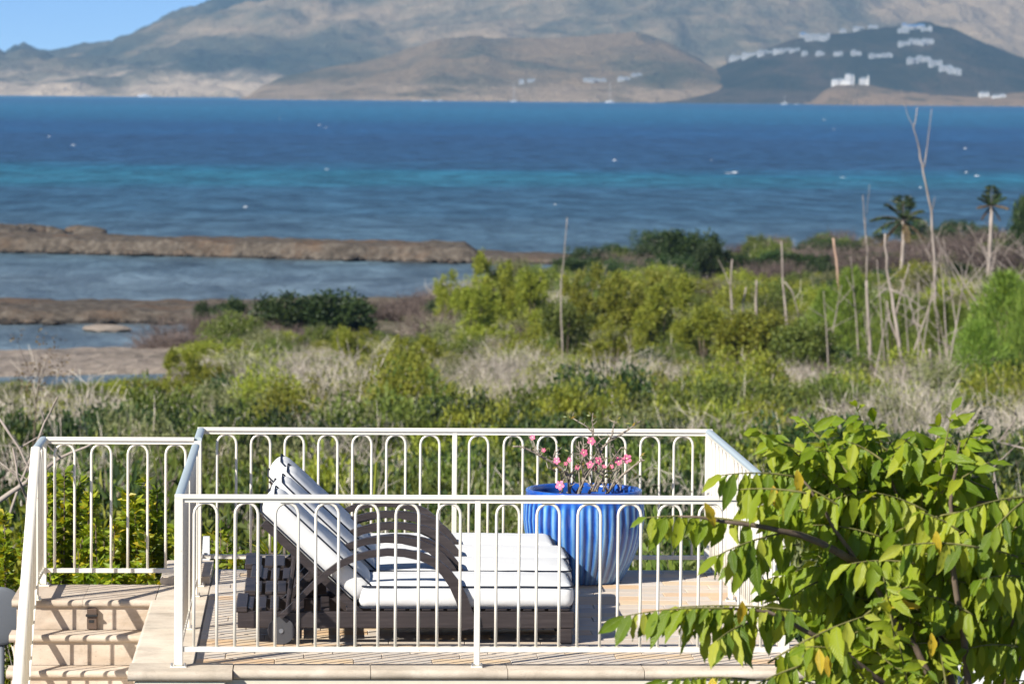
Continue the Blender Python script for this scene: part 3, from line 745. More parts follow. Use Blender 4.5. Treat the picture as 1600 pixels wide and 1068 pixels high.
ad = thing('desert_rose', 'bare-branched desert rose with pink flowers growing in the blue pot', 'plant', (PX, PY, .56))
base = Vector((PX, PY, .56)); ar = random.Random(5)
z5 = lambda x, y: (800+x/6.673, 640+y/6.673)
def ad_pts(pts, y0, y1):
    n = len(pts); out = []
    for i, p in enumerate(pts):
        q = at(*z5(*p), PY+y0+(y1-y0)*i/(n-1)+ar.uniform(-.012, .012)); out.append(Vector(q)-base)
    return out
BR = []
for _ in range(16):
    x0 = ar.uniform(520, 1050); x1 = x0+ar.uniform(-180, 200); y1 = ar.uniform(430, 640); BR.append(([(x0, 850), ((x0+x1)/2+ar.uniform(-40, 40), (850+y1)/2), (x1, y1), (x1+ar.uniform(-60, 60), y1-ar.uniform(40, 110))], ar.uniform(-.15, .15), ar.uniform(-.2, .2), .006))
BR += [([(600, 880), (595, 700), (530, 620), (420, 545), (290, 480), (230, 440), (100, 385), (10, 380)], .0, -.15, .013),
      ([(592, 690), (640, 640), (720, 590), (820, 530), (870, 500)], -.02, .1, .009),
      ([(690, 900), (740, 740), (760, 680), (840, 600), (900, 540), (915, 480), (940, 400), (1010, 330), (1130, 260), (1250, 180), (1340, 115)], -.05, .12, .013),
      ([(918, 470), (890, 380), (850, 320), (840, 230), (760, 160), (620, 80)], .03, .0, .009),
      ([(848, 250), (845, 170), (835, 120), (845, 30)], .01, .05, .006),
      ([(1000, 335), (1050, 250), (1055, 170), (1075, 110)], .08, .02, .006),
      ([(980, 880), (1080, 760), (1150, 680), (1240, 610), (1340, 530), (1385, 525)], -.03, -.18, .011),
      ([(800, 870), (850, 790), (920, 740), (930, 640), (900, 560)], .08, .15, .011),
      ([(930, 690), (1000, 640), (1080, 630), (1140, 570), (1210, 520)], .12, .0, .007),
      ([(750, 700), (720, 560), (710, 480), (695, 330)], -.04, -.12, .007),
      ([(735, 560), (750, 440), (740, 270)], -.08, .02, .005),
      ([(440, 560), (440, 460), (520, 390)], -.07, -.02, .006),
      ([(450, 640), (410, 610), (370, 605)], -.04, -.1, .007),
      ([(300, 485), (260, 430), (215, 300)], -.12, -.1, .005),
      ([(500, 880), (495, 800)], -.12, -.16, .006), ([(870, 380), (930, 310), (960, 290)], .02, -.05, .004),
      ([(560, 640), (610, 700), (640, 620), (740, 520)], .03, .12, .006), ([(840, 610), (800, 560), (815, 520)], .0, -.1, .005),
      ([(860, 850), (930, 760), (960, 700), (1000, 680)], .0, -.1, .008), ([(1130, 840), (1150, 690), (1145, 430)], -.1, -.06, .004)]
for pts, y0, y1, r_ in BR:
    P = ad_pts(pts, y0, y1); n = len(P)
    obj('branch', MB().tube(P, [r_*(1-.6*i/(n-1)) for i in range(n)], 7).mesh('branch', True), M['bark_ad'], ad)
mb = MB()                                                    # small side spurs
for pts, y0, y1, r_ in BR:
    P = ad_pts(pts, y0, y1)
    for i in range(1, len(P)):
        for _ in range(2):
            a = P[i-1].lerp(P[i], ar.random()); d = Vector((ar.uniform(-1, 1), ar.uniform(-1, 1), ar.uniform(-.1, 1))).normalized()*ar.uniform(.015, .05)
            mb.tube([a, a+d*.6, a+d+Vector((0, 0, .008))], [.0035, .003, .002], 5)
obj('spurs', mb.mesh('spurs'), M['bark_ad'], ad)
def flower_mesh():
    mb = MB()
    for k in range(5):
        a = 2*math.pi*k/5; c, s = math.cos(a), math.sin(a)
        def P(r, t, h): return (r*c-t*s, r*s+t*c, h)
        mb.add([P(.06, -.05, .0), P(.06, .05, 0), P(.32, -.21, .10), P(.32, .21, .10), P(.5, -.17, .06), P(.5, .15, .05), P(.56, 0, .02), P(.32, 0, .06)], [(0, 1, 7), (0, 7, 2), (1, 3, 7), (2, 7, 4), (7, 3, 5), (4, 7, 6), (7, 5, 6)])
    return mb.mesh('petals', True, False)
FM = flower_mesh(); FM.materials.append(M['petal'])
for (x, y), s, dy in (((825, 325), .068, -.06), ((750, 445), .062, -.1), ((468, 530), .055, -.12), ((500, 785), .075, -.18), ((815, 572), .06, -.12), ((900, 530), .065, -.08), ((1115, 535), .068, -.05), ((1200, 510), .075, -.03), ((215, 285), .045, -.1), ((330, 420), .035, -.12), ((600, 520), .04, -.1), ((680, 600), .04, .02), ((860, 610), .045, .04), ((960, 590), .04, -.1), ((1040, 590), .035, -.08), ((560, 560), .035, -.1)):
    o = obj('flower', FM, None, ad, Vector(at(*z5(x, y), PY+dy))-base); s *= .82; o.scale = (s, s, s)
    o.rotation_euler = (R(ar.uniform(40, 100)), R(ar.uniform(-30, 30)), ar.uniform(-.6, .6))
    obj('throat', MB().tube([(0, 0, -.5), (0, 0, -.1), (0, 0, .03)], [.05, .12, .13], 8).mesh('throat', True), M['throat'], o)
def small_leaf(mb, p, d, L, wd):
    d = d.normalized(); s = d.cross(Vector((ar.uniform(-1, 1), ar.uniform(-1, 1), ar.uniform(-1, 1)))).normalized()*wd
    mb.add([p, p+d*L*.5+s, p+d*L, p+d*L*.5-s], [(0, 1, 2, 3)], ar.random())
mb = MB()
for (x, y), n in (((985, 690), 16), ((600, 80), 7), ((1075, 110), 6), ((1350, 500), 7), ((490, 610), 6), ((1010, 600), 8), ((845, 30), 3), ((30, 380), 5), ((1270, 150), 4), ((520, 395), 6), ((350, 430), 6), ((200, 380), 10), ((740, 560), 10), ((860, 620), 8), ((700, 590), 8), ((1290, 690), 4), ((1110, 350), 3)):
    for _ in range(n):
        p = Vector(at(*z5(x+ar.uniform(-45, 45), y+ar.uniform(-35, 35)), PY+ar.uniform(-.14, .08)))-base
        small_leaf(mb, p, Vector((ar.uniform(-1, 1), ar.uniform(-1, 1), ar.uniform(-.4, 1))), ar.uniform(.025, .05), .008)
obj('leaves', mb.mesh('leaves', False, False), M['lf_adenium'], ad)

# ================================================================== PLANTS
def unit(v): return v/np.maximum(np.linalg.norm(v, axis=-1, keepdims=True), 1e-9)
def leaf_quads(P, D, L, Wd, rng, bend=.15):
    """one folded rhombus per leaf: base, side, tip, side"""
    n = len(P); D = unit(D); S = unit(np.cross(D, rng.normal(size=(n, 3)))); L = np.broadcast_to(L, n)[:, None]; Wd = np.broadcast_to(Wd, n)[:, None]
    N = np.cross(D, S)
    V = np.stack([P, P+D*L*.45+S*Wd+N*L*bend*.4, P+D*L-N*L*bend, P+D*L*.45-S*Wd+N*L*bend*.4], 1).reshape(-1, 3)
    Q = np.arange(4*n).reshape(n, 4)
    return V, Q, np.repeat(rng.random(n), 4)
def clumps(rng, ells, nclump, nleaf, spread):
    """leaf places gathered in clumps through the shell of several ellipsoids; ells: (cx,cy,cz,rx,ry,rz)"""
    ells = np.array(ells, float); wts = ells[:, 3]*ells[:, 5]; wts /= wts.sum()
    e = ells[rng.choice(len(ells), nclump, p=wts)]
    d = unit(rng.normal(size=(nclump, 3))); d[:, 2] = np.where(d[:, 2] < -.35, -d[:, 2], d[:, 2])
    rad = rng.uniform(.55, 1.06, nclump)[:, None]
    C = e[:, :3]+d*e[:, 3:]*rad
    k = rng.choice(nclump, nleaf); off = rng.normal(size=(nleaf, 3))*spread
    return C[k]+off, d[k]*.8+rng.normal(size=(nleaf, 3))*.7+np.array([0, 0, .25]), C, e[:, :3]
def foliage(seed, ells, nclump, nleaf, spread, L, Wd, name='foliage'):
    rng = np.random.default_rng(seed); P, D, C, E0 = clumps(rng, ells, nclump, nleaf, spread)
    V, Q, T = leaf_quads(P, D, L*rng.uniform(.6, 1.3, len(P)), Wd*rng.uniform(.7, 1.2, len(P)), rng)
    return arr_mesh(name, V, Q, T)
def twigs(seed, n, h, rad, wd, up=1.0, name='twigs', sub=2):
    """bare brush: stems fanning from the ground, each with side twigs, as thin three-sided rods"""
    rng = np.random.default_rng(seed); segs = []
    for i in range(n):
        a = rng.uniform(0, 2*math.pi); b = np.array([math.cos(a), math.sin(a), 0])*rng.uniform(0, rad*.55)
        d = unit(np.array([math.cos(a)*rng.uniform(.1, .9), math.sin(a)*rng.uniform(.1, .9)*1.0, up])); d = unit(d+rng.normal(size=3)*.22); L = h*rng.uniform(.6, 1.1)
        p1 = b+d*L*.5+rng.normal(size=3)*.04*h; p2 = b+d*L+rng.normal(size=3)*.10*h
        segs += [(b, p1, wd), (p1, p2, wd*.7)]
        for _ in range(sub):
            t_ = rng.uniform(.3, 1); q = b+(p2-b)*t_; e = unit(d+rng.normal(size=3)*.85)*L*rng.uniform(.2, .45); segs.append((q, q+e, wd*.5))
            if rng.random() < .6: e2 = unit(e/np.linalg.norm(e)+rng.normal(size=3)*.8)*L*rng.uniform(.12, .28); segs.append((q+e*.6, q+e*.6+e2, wd*.4))
    A = np.array([s_[0] for s_ in segs]); B = np.array([s_[1] for s_ in segs]); W_ = np.array([s_[2] for s_ in segs])[:, None]
    D = unit(B-A); S = unit(np.cross(D, rng.normal(size=A.shape))); N = np.cross(D, S); n = len(A)
    ring = [S, -.5*S+.87*N, -.5*S-.87*N]
    V = np.stack([A+r_*W_ for r_ in ring]+[B+r_*W_*.6 for r_ in ring], 1).reshape(-1, 3); o = np.arange(n)[:, None]*6
    Q = np.concatenate([o+np.array([[0, 1, 4, 3]]), o+np.array([[1, 2, 5, 4]]), o+np.array([[2, 0, 3, 5]])])
    return arr_mesh(name, V, Q, np.repeat(rng.random(n), 6))

# ------------------------------------------------------------------ ground cover: uncountable scrub, two kinds
def proto(name, parts):                              # joins differently coloured meshes into one prototype
    Vs, Qs, Ts, Ms = [], [], [], []; o = 0
    for me, mi in parts:
        n = len(me.vertices); v = np.empty(n*3, np.float32); me.vertices.foreach_get('co', v)
        q = np.empty(len(me.loops), np.int32); me.loops.foreach_get('vertex_index', q)
        tt = np.empty(n, np.float32); me.attributes['tint'].data.foreach_get('value', tt)
        Vs.append(v.reshape(-1, 3)); Qs.append(q.reshape(-1, 4)+o); Ts.append(tt); Ms.append(np.full(len(me.polygons), mi, np.int32)); o += n
    m = arr_mesh(name, np.concatenate(Vs), np.concatenate(Qs), np.concatenate(Ts)); m.polygons.foreach_set('material_index', np.concatenate(Ms))
    for me, _ in parts: bpy.data.meshes.remove(me)
    return m
def dome(r, h, k, seed):
    rr = random.Random(seed); out = [(0, 0, h*.45, r*.75, r*.75, h*.5)]
    for i in range(k):
        a = rr.random()*6.28; d = rr.uniform(.3, .75)*r; out.append((d*math.cos(a), d*math.sin(a), h*rr.uniform(.3, .62), r*rr.uniform(.3, .5), r*rr.uniform(.3, .5), h*rr.uniform(.25, .42)))
    return out
def scrub(name, label, protos, pts):
    cg = bpy.data.collections.new(name+'_kinds')
    for i, (me, mats) in enumerate(protos):
        for m_ in mats: me.materials.append(M[m_])
        o = bpy.data.objects.new('%s_kind_%02d' % (name, i), me); cg.objects.link(o)
    P = np.array([p[:3] for p in pts], np.float32)
    me = bpy.data.meshes.new(name); me.vertices.add(len(P)); me.vertices.foreach_set('co', P.ravel())
    for an, ty, dat in (('turn', 'FLOAT', [p[3] for p in pts]), ('size', 'FLOAT', [p[4] for p in pts]), ('pick', 'INT', [p[5] for p in pts]), ('tall', 'FLOAT', [p[6] for p in pts])):
        a = me.attributes.new(an, ty, 'POINT'); a.data.foreach_set('value', np.array(dat, np.int32 if ty == 'INT' else np.float32))
    me.update(); o = obj(name, me); tag(o, label, None, None, 'stuff')
    g = bpy.data.node_groups.new(name, 'GeometryNodeTree')
    g.interface.new_socket('Geometry', in_out='INPUT', socket_type='NodeSocketGeometry'); g.interface.new_socket('Geometry', in_out='OUTPUT', socket_type='NodeSocketGeometry')
    N = lambda ty: g.nodes.new(ty); gi, go = N('NodeGroupInput'), N('NodeGroupOutput'); ip = N('GeometryNodeInstanceOnPoints'); ci = N('GeometryNodeCollectionInfo')
    ci.inputs['Collection'].default_value = cg; ci.inputs['Separate Children'].default_value = True; ci.inputs['Reset Children'].default_value = True
    def attr(n_, dt): a = N('GeometryNodeInputNamedAttribute'); a.data_type = dt; a.inputs['Name'].default_value = n_; return a.outputs[0]
    cx = N('ShaderNodeCombineXYZ'); sx = N('ShaderNodeCombineXYZ'); L = g.links.new
    L(attr('turn', 'FLOAT'), cx.inputs[2]); sz = attr('size', 'FLOAT'); L(sz, sx.inputs[0]); L(sz, sx.inputs[1]); L(attr('tall', 'FLOAT'), sx.inputs[2])
    L(gi.outputs[0], ip.inputs['Points']); L(ci.outputs[0], ip.inputs['Instance']); ip.inputs['Pick Instance'].default_value = True
    L(attr('pick', 'INT'), ip.inputs['Instance Index']); L(cx.outputs[0], ip.inputs['Rotation']); L(sx.outputs[0], ip.inputs['Scale'])
    L(ip.outputs[0], go.inputs[0])
    md = o.modifiers.new('scatter', 'NODES'); md.node_group = g
    return o
green_protos = []
for i, (mat, nl, L_, W_) in enumerate((('lf_yg', 3400, .085, .020), ('lf_yg', 2600, .10, .018), ('lf_green', 3400, .075, .020), ('lf_green', 2800, .09, .022), ('lf_olive', 3000, .075, .016), ('lf_olive', 2600, .085, .014), ('lf_dark', 3600, .08, .022))):
    green_protos.append((proto('bush', [(foliage(100+i, dome(1.0, 1.0, 7, i), 70, nl, .10, L_, W_), 0), (twigs(200+i, 16, .85, .8, .014, 1, 'twigs', 3), 1)]), [mat, 'twig_grey']))
dry_protos = []
for i in range(6):
    nl = (0, 350, 900, 0, 500, 1300)[i]; parts = [(twigs(300+i, 150, 1.0, 1.0, .0085, 1.0, 'twigs', 5), 0)]
    if nl: parts.append((foliage(320+i, dome(.9, .9, 5, 40+i), 30, nl, .09, .07, .014), 1))
    dry_protos.append((proto('brush', parts), [('twig_grey', 'twig_grey', 'twig_grey', 'twig_brown', 'twig_grey', 'twig_grey')[i], ('lf_olive', 'lf_olive', 'lf_yg', 'lf_olive', 'lf_green', 'lf_olive')[i]]))
gp, dp = [], []
sr_ = np.random.default_rng(11)
for y0, y1, n in ((29, 45, 190), (45, 70, 420), (70, 110, 900), (110, 160, 1150), (160, 215, 1250), (215, 300, 1000), (300, 425, 900)):
    ya = np.sqrt(sr_.uniform(y0**2, y1**2, n)); pa = sr_.uniform(-90, 1690, n)
    for y, p in zip(ya, pa):
        x = float(xw(p, y)); d = float(np.interp(p, *DSH))
        if y > d-3: continue
        if y > 188 and p < 330: continue                            # the flat opens onto the pond here
        if y > 226 and p < 665: continue               # open shore in front of the mangrove
        if y > 225 and p < 880 and y > d-34: continue
        z = float(gh(x, y)); c = float(fbm(x*.11+40, y*.07+7, 3)); q = sr_.random()
        # greener towards the trees on the right, greyer in the open flat
        gprob = .72+.34*float(sstep((y-165)/70))*float(sstep((p-640)/200))+(c-.44)*2.4
        if y < 120: gprob += .28
        if y > 300: gprob -= .35
        s_ = float(sr_.choice([.7, .9, 1.15, 1.5, 1.9], p=(.22, .28, .25, .17, .08))*sr_.uniform(.85, 1.15)); tall = s_**.8*float(sr_.uniform(1.0, 1.9))
        if y < 45: s_ *= .8; tall *= .75
        if y > 172 and p > 640: tall *= .78
        if y > 130 and p < 360: tall *= .6 if y < 165 else .42
        elif y > 180 and p < 665: tall *= .6
        if q < gprob:
            k = int(sr_.choice(7, p=(.24, .20, .14, .10, .16, .10, .06))) if y < 300 else int(sr_.choice([3, 6, 6, 2]))
            if y < 130 and k in (0, 1, 4) and sr_.random() < .7: k = 6 if sr_.random() < .55 else 3
            gp.append((x, y, z-.12, float(sr_.uniform(0, 6.28)), s_*1.1, k, tall*1.1))
        else:
            k = int(sr_.choice(6)) if y < 280 else 3
            dp.append((x, y, z-.1, float(sr_.uniform(0, 6.28)), s_*1.15, k, tall*1.0))
scrub('green_scrub', 'low green and olive scrub covering the slope behind the terrace', green_protos, gp)
scrub('dry_scrub', 'grey leafless dry brush between the green scrub', dry_protos, dp)

# ------------------------------------------------------------------ single trees and bushes one can point at
def gz(x, y): return float(gh(x, y))
FOL = {}
def fol(kind, seed):
    k = (kind, seed)
    if k in FOL: return FOL[k]
    rr = random.Random(seed)
    if kind == 'round': me = foliage(seed, dome(.5, 1.0, 8, seed), 150, 6500, .05, .055, .018)
    elif kind == 'spray':
        ells = [(rr.uniform(-.38, .38), rr.uniform(-.3, .3), rr.uniform(.3, .8), rr.uniform(.09, .17), rr.uniform(.09, .17), rr.uniform(.13, .24)) for _ in range(17)]
        me = foliage(seed, ells, 150, 5200, .03, .05, .012)
    elif kind == 'feather':
        rng = np.random.default_rng(seed); n = 4800
        a = rng.uniform(0, 6.28, n); z = rng.random(n)**.8; rad = .46*(1-z**2.2*.9)*np.sqrt(rng.random(n))*(1+.45*np.sin(a*3+z*9))
        P = np.stack([rad*np.cos(a), rad*np.sin(a), z*.92+.03], -1)
        D = np.stack([np.cos(a)*.55+rng.normal(size=n)*.3, np.sin(a)*.55+rng.normal(size=n)*.3, .8+rng.normal(size=n)*.3], -1)
        V, Q, T = leaf_quads(P, D, .10*rng.uniform(.6, 1.3, n), .005, rng); me = arr_mesh('foliage', V, Q, T)
    elif kind == 'brush': me = twigs(seed, 230, 1.0, .8, .007, 1.0, 'twigs', 6)
    FOL[k] = me; return me
STEM = {}
def stem_mesh(seed):
    if seed in STEM: return STEM[seed]
    rr = random.Random(seed); mb = MB()
    for i in range(5):
        a = rr.random()*6.28; e = Vector((math.cos(a)*rr.uniform(.1, .35), math.sin(a)*rr.uniform(.1, .35), rr.uniform(.5, .85)))
        mb.tube([(0, 0, -.05), e*.45+Vector((rr.uniform(-.04, .04), 0, 0)), e], [.022, .015, .006], 6)
    STEM[seed] = mb.mesh('trunk', True); STEM[seed].materials.append(M['bark']); return STEM[seed]
MATCOPY = {}
def plant(name, label, cat, kind, mat, seed, px, Y, top, width, group=None, stem=True, sink=0):
    """px: where it stands across the view, Y: its distance, top: height in the view its tip reaches, width in metres"""
    x = float(at(px, 500, Y)[0]); z = gz(x, Y)-sink; h = max(at(px, top, Y)[2]-z, .4)
    root = thing(name, label, cat, (x, Y, z), group)
    me = fol(kind, seed); key = (kind, seed, mat)
    if key not in MATCOPY:
        m2 = me.copy() if me.materials else me
        m2.materials.clear(); m2.materials.append(M[mat]); MATCOPY[key] = m2
    c = obj('crown' if 'tree' in name else 'foliage', MATCOPY[key], None, root); c.scale = (width, width, h); c.rotation_euler = (0, 0, (seed*1.7+px) % 6.28)
    if stem:
        s_ = obj('trunk' if 'tree' in name else 'stems', stem_mesh(seed % 4), None, root); s_.scale = (width*.8, width*.8, h)
    return root
G1 = 'dark mangrove bushes by the lagoon'
plant('mangrove_bush', 'dark green rounded mangrove, left of the big pair by the lagoon', 'bush', 'round', 'lf_dark', 1, 448, 238, 457, 5.0, G1, sink=1.6)
plant('mangrove_bush', 'largest dark green mangrove by the lagoon, right of the pair', 'bush', 'round', 'lf_dark', 2, 526, 238, 453, 5.6, G1, sink=1.7)
plant('mangrove_bush', 'small dark green mangrove at the edge of the rock bank', 'bush', 'round', 'lf_dark', 3, 365, 248, 466, 3.0, G1, sink=.9)
plant('mangrove_bush', 'tiny dark mangrove at the left end of the group', 'bush', 'round', 'lf_dark', 4, 316, 250, 468, 1.7, G1, sink=.7)
for i, (px, Y, top, wd) in enumerate(((295, 238, 508, 3.6), (355, 240, 492, 3.8), (400, 236, 502, 3.8), (248, 236, 524, 2.6), (470, 230, 515, 3.6), (620, 258, 470, 3), (655, 262, 460, 3), (320, 228, 535, 3.6))):
    plant('dry_bush', ['bare grey-brown thicket standing in the shallows', 'tallest bare thicket in front of the small mangrove', 'bare thicket before the dark mangroves', 'leftmost bare thicket reaching into the shallow water', 'bare thicket at the foot of the mangrove pair', 'bare dark brush right of the mangroves', 'bare dark brush between mangroves and yellow-green bushes', 'low bare brush on the sandy shore'][i], 'bush', 'brush', 'twig_brown', 20+i % 3, px, Y, top, wd, 'bare thickets on the shore', False)
G2 = 'yellow-green bushes'
YB_ = [(705, 236, 418, 2.6, 'spray', 'lf_yg', 30, 'leftmost yellow-green bush standing against the lagoon water'), (772, 232, 398, 3.2, 'spray', 'lf_yg', 31, 'tall yellow-green bush with an upright tip, against the lagoon'),
       (738, 222, 440, 3.0, 'spray', 'lf_yg', 33, 'lower yellow-green bush in front of the tall one'), (835, 228, 425, 3.2, 'spray', 'lf_yg', 34, 'yellow-green bush left of the bare pole'),
       (925, 224, 408, 4.0, 'spray', 'lf_yg', 30, 'broad yellow-green bush right of the bare pole'), (985, 216, 418, 4.2, 'spray', 'lf_yg', 32, 'large yellow-green bush in the middle of the view'),
       (1040, 212, 432, 3.6, 'spray', 'lf_yg', 31, 'yellow-green bush below the dark round tree'), (890, 205, 470, 3.4, 'spray', 'lf_green', 33, 'green bush in front of the bare pole'),
       (1100, 205, 478, 3.6, 'spray', 'lf_yg', 34, 'yellow-green bush left of the dead trunks'), (1190, 200, 488, 4.4, 'round', 'lf_yg', 35, 'rounded bright green bush below the dead trunks'),
       (1250, 194, 505, 3.6, 'round', 'lf_green', 36, 'rounded green bush left of the leaning dead branch'), (960, 196, 500, 3.2, 'spray', 'lf_yg', 30, 'yellow-green bush at the front of the middle group'),
       (290, 176, 545, 2.6, 'spray', 'lf_yg', 31, 'light green bush beside the sandy shore'), (345, 172, 562, 2.4, 'spray', 'lf_yg', 33, 'yellow-green bush right of the light green shore bush'),
       (640, 190, 520, 2.6, 'spray', 'lf_yg', 32, 'small yellow-green bush in the grey brush'), (545, 196, 515, 2.2, 'spray', 'lf_yg', 34, 'yellow-green bush below the mangroves')]
for px, Y, top, wd, kind, mat, sd_, lab in YB_: plant('leafy_bush', lab, 'bush', kind, mat, sd_, px, Y, top, wd, G2)
G3 = 'feathery young casuarinas'
for px, Y, top, wd, sd_, lab in ((1572, 190, 425, 5.6, 50, 'largest feathery bright green casuarina at the right edge'), (1470, 196, 470, 4.0, 51, 'feathery casuarina behind the leaning white branch'), (1330, 205, 420, 4.0, 52, 'feathery casuarina behind the pale broken trunk'),
                           (1395, 200, 460, 3.6, 51, 'feathery casuarina among the dead trunks'), (1290, 212, 452, 3.4, 50, 'feathery casuarina left of the dead trunks'), (1500, 208, 478, 3.0, 52, 'low casuarina right of the tall forked dead tree'), (1530, 180, 500, 3.6, 50, 'low feathery casuarina in front of the largest one'), (1610, 185, 440, 3.6, 52, 'feathery casuarina cut by the right edge of the view')):
    plant('casuarina_tree', lab, 'tree', 'feather', 'lf_cas', sd_, px, Y, top, wd, G3)
G4 = 'dark shore trees'
for px, Y, top, wd, sd_, lab in ((1078, 318, 358, 5.2, 2, 'dark round tree standing out against the sea'), (1052, 322, 372, 3.0, 1, 'small dark tree touching the left of the round one'), (1110, 310, 378, 3.6, 3, 'dark tree touching the right of the round one'), (890, 318, 402, 4.2, 1, 'low dark shore bush beside the bare pole'), (945, 322, 400, 4.2, 3, 'low dark shore bush left of centre'),
                           (1000, 316, 404, 4.2, 2, 'low dark shore bush before the round tree'), (1150, 318, 398, 4.4, 1, 'low dark shore bush behind the grey trunks'), (1210, 322, 392, 4.4, 3, 'low dark shore bush right of the grey trunks'), (1260, 316, 395, 4.2, 2, 'low dark shore bush behind the pink stump'), (1600, 335, 302, 3.2, 4, 'dark round treetop at the right edge above the brush')):
    plant('shore_tree', lab, 'tree', 'round', 'lf_dark', sd_, px, Y, top, wd, G4)
for i, (px, Y, top, wd) in enumerate(((1330, 345, 388, 7), (1400, 350, 384, 7), (1465, 352, 378, 7), (1530, 350, 368, 7), (1590, 348, 362, 7), (1360, 320, 398, 6), (1500, 322, 388, 6.5), (1570, 318, 384, 6.5), (1435, 318, 398, 6), (1290, 335, 398, 5))):
    plant('dry_bush', ['leftmost tall tangle of brown brush on the right-hand shore', 'brown brush tangle under the wind-blown palm', 'brown brush tangle right of the tall forked dead tree', 'brown brush tangle under the slim palm', 'brown brush tangle at the right edge under the round treetop', 'lower brown brush left of the wind-blown palm', 'lower brown brush below the slim palm, to its left', 'lower brown brush at the right edge above the casuarina', 'lower brown brush between the palm and the tall dead tree', 'brown brush behind the pinkish stump'][i], 'bush', 'brush', 'twig_brown', 20+i % 3, px, Y, top, wd, 'brown brush along the right shore', False)

# ------------------------------------------------------------------ dead trees and trunks
def dead_tree(label, Y, limbs, mat='dead', name='dead_tree', group='dead trees'):
    """limbs: list of (points in the view, base radius m, tip radius m); the first is the trunk"""
    q0, q1 = limbs[0][0][:2]
    if abs(q1[0]-q0[0]) > .7*abs(q1[1]-q0[1]) and Y > 80:          # a leaning piece starts where its foot meets the ground
        for yy in np.arange(100, 260, 1.0):
            g_ = at(*q0, yy)
            if g_[2] <= gz(g_[0], yy)+.1: Y = float(yy); break
    p0 = at(*limbs[0][0][0], Y); z0 = gz(p0[0], Y)
    root = thing(name, label, 'dead tree', (p0[0], Y, z0), group); b = Vector((p0[0], Y, z0)); rr = random.Random(int(p0[0]*100))
    for i, (pts, r0, r1) in enumerate(limbs):
        P = [Vector(at(*q, Y+rr.uniform(-.25, .25)*(1 if k else 0)))-b for k, q in enumerate(pts)]
        if i == 0 and P[0].z > -.1:
            e = P[0]-P[1]; e = e/max(-e.z, .25*e.length)*(P[0].z+.25) if e.z < 0 else Vector((0, 0, -P[0].z-.25)); P = [P[0]+e]+P
        n = len(P); r0, r1 = r0*.72, r1*.72; F = []
        for k in range(n-1):                                      # finer, slightly crooked
            for j in range(3): F.append(P[k].lerp(P[k+1], j/3)+Vector((rr.uniform(-1, 1), rr.uniform(-1, 1), 0))*r0*.35*(1 if k+j else 0))
        F.append(P[-1]); m = len(F)
        obj('trunk' if i == 0 else 'limb', MB().tube(F, [r0+(r1-r0)*k/(m-1) for k in range(m)], 7).mesh('trunk', True), M[mat], root)
    return root
DT = [('tall thin forked dead tree rising above the sea horizon line', 215, [([(1464, 520), (1460, 400), (1455, 330), (1443, 270), (1436, 235), (1428, 200), (1433, 168)], .13, .03), ([(1444, 262), (1450, 220), (1456, 170)], .05, .02), ([(1428, 200), (1418, 180), (1408, 140)], .03, .01), ([(1456, 330), (1461, 308)], .04, .015)], 'dead'),
      ('pale straight dead trunk leaning slightly, nearest the casuarinas', 192, [([(1408, 560), (1396, 480), (1386, 420), (1383, 365)], .17, .07), ([(1392, 452), (1420, 465), (1448, 486)], .07, .04), ([(1398, 500), (1410, 450), (1421, 412)], .08, .04), ([(1404, 535), (1390, 500), (1386, 470)], .09, .05)], 'dead'),
      ('pale broken dead trunk with a bent top', 196, [([(1360, 545), (1356, 490), (1354, 438)], .15, .09), ([(1354, 440), (1355, 390), (1350, 340), (1348, 305)], .06, .02), ([(1355, 400), (1352, 350), (1359, 288)], .03, .012)], 'dead'),
      ('long grey pole leaning across to the dead trunks', 190, [([(1282, 542), (1320, 506), (1385, 450)], .09, .06)], 'dead'),
      ('pinkish bare stump standing left of the casuarinas', 222, [([(1312, 480), (1308, 420), (1302, 372)], .15, .09)], 'bark_pink'),
      ('thin bare pole rising alone over the yellow-green bushes', 200, [([(878, 520), (876, 450), (881, 400), (886, 340)], .07, .025)], 'dead'),
      ('curved pale branch leaning right of the dead trunks', 188, [([(1440, 515), (1452, 480), (1462, 450), (1460, 425)], .08, .03), ([(1442, 512), (1425, 500), (1432, 485), (1448, 478)], .07, .03)], 'dead'),
      ('white fallen branch propped over the casuarina on the right', 184, [([(1565, 560), (1530, 535), (1495, 512)], .10, .06), ([(1498, 514), (1515, 480), (1538, 448), (1530, 420)], .05, .02), ([(1520, 475), (1500, 462), (1480, 448)], .03, .012)], 'dead'),
      ('twisted pale driftwood stem low among the green bushes', 172, [([(1410, 598), (1414, 570), (1405, 552)], .07, .04)], 'dead'),
      ('bare brown trunk below the curved branch', 180, [([(1452, 600), (1455, 560), (1452, 545)], .14, .1)], 'dead'),
      ('leftmost grey dead trunk before the dark shore trees', 235, [([(1145, 505), (1142, 450), (1144, 405)], .13, .06), ([(1143, 450), (1132, 425), (1122, 405)], .05, .02)], 'dead'),
      ('second grey dead trunk before the dark shore trees', 232, [([(1183, 500), (1181, 465), (1182, 438)], .13, .09)], 'dead'),
      ('slim grey dead trunk with a leaning twin', 230, [([(1228, 500), (1224, 440), (1221, 376)], .14, .05), ([(1226, 440), (1238, 455), (1250, 500)], .06, .05)], 'dead'),
      ('short grey snag beside the leftmost dead trunk', 236, [([(1158, 500), (1162, 470), (1166, 448)], .1, .05)], 'dead'),
      ('tangle of fallen grey boughs below the pale trunks', 186, [([(1310, 545), (1345, 520), (1370, 500)], .10, .05), ([(1330, 548), (1352, 528), (1380, 515)], .08, .04), ([(1360, 552), (1390, 545), (1412, 552)], .12, .08)], 'dead')]
for lab, Y, limbs, mat in DT: dead_tree(lab, Y, limbs, mat)
rr_ = random.Random(15)
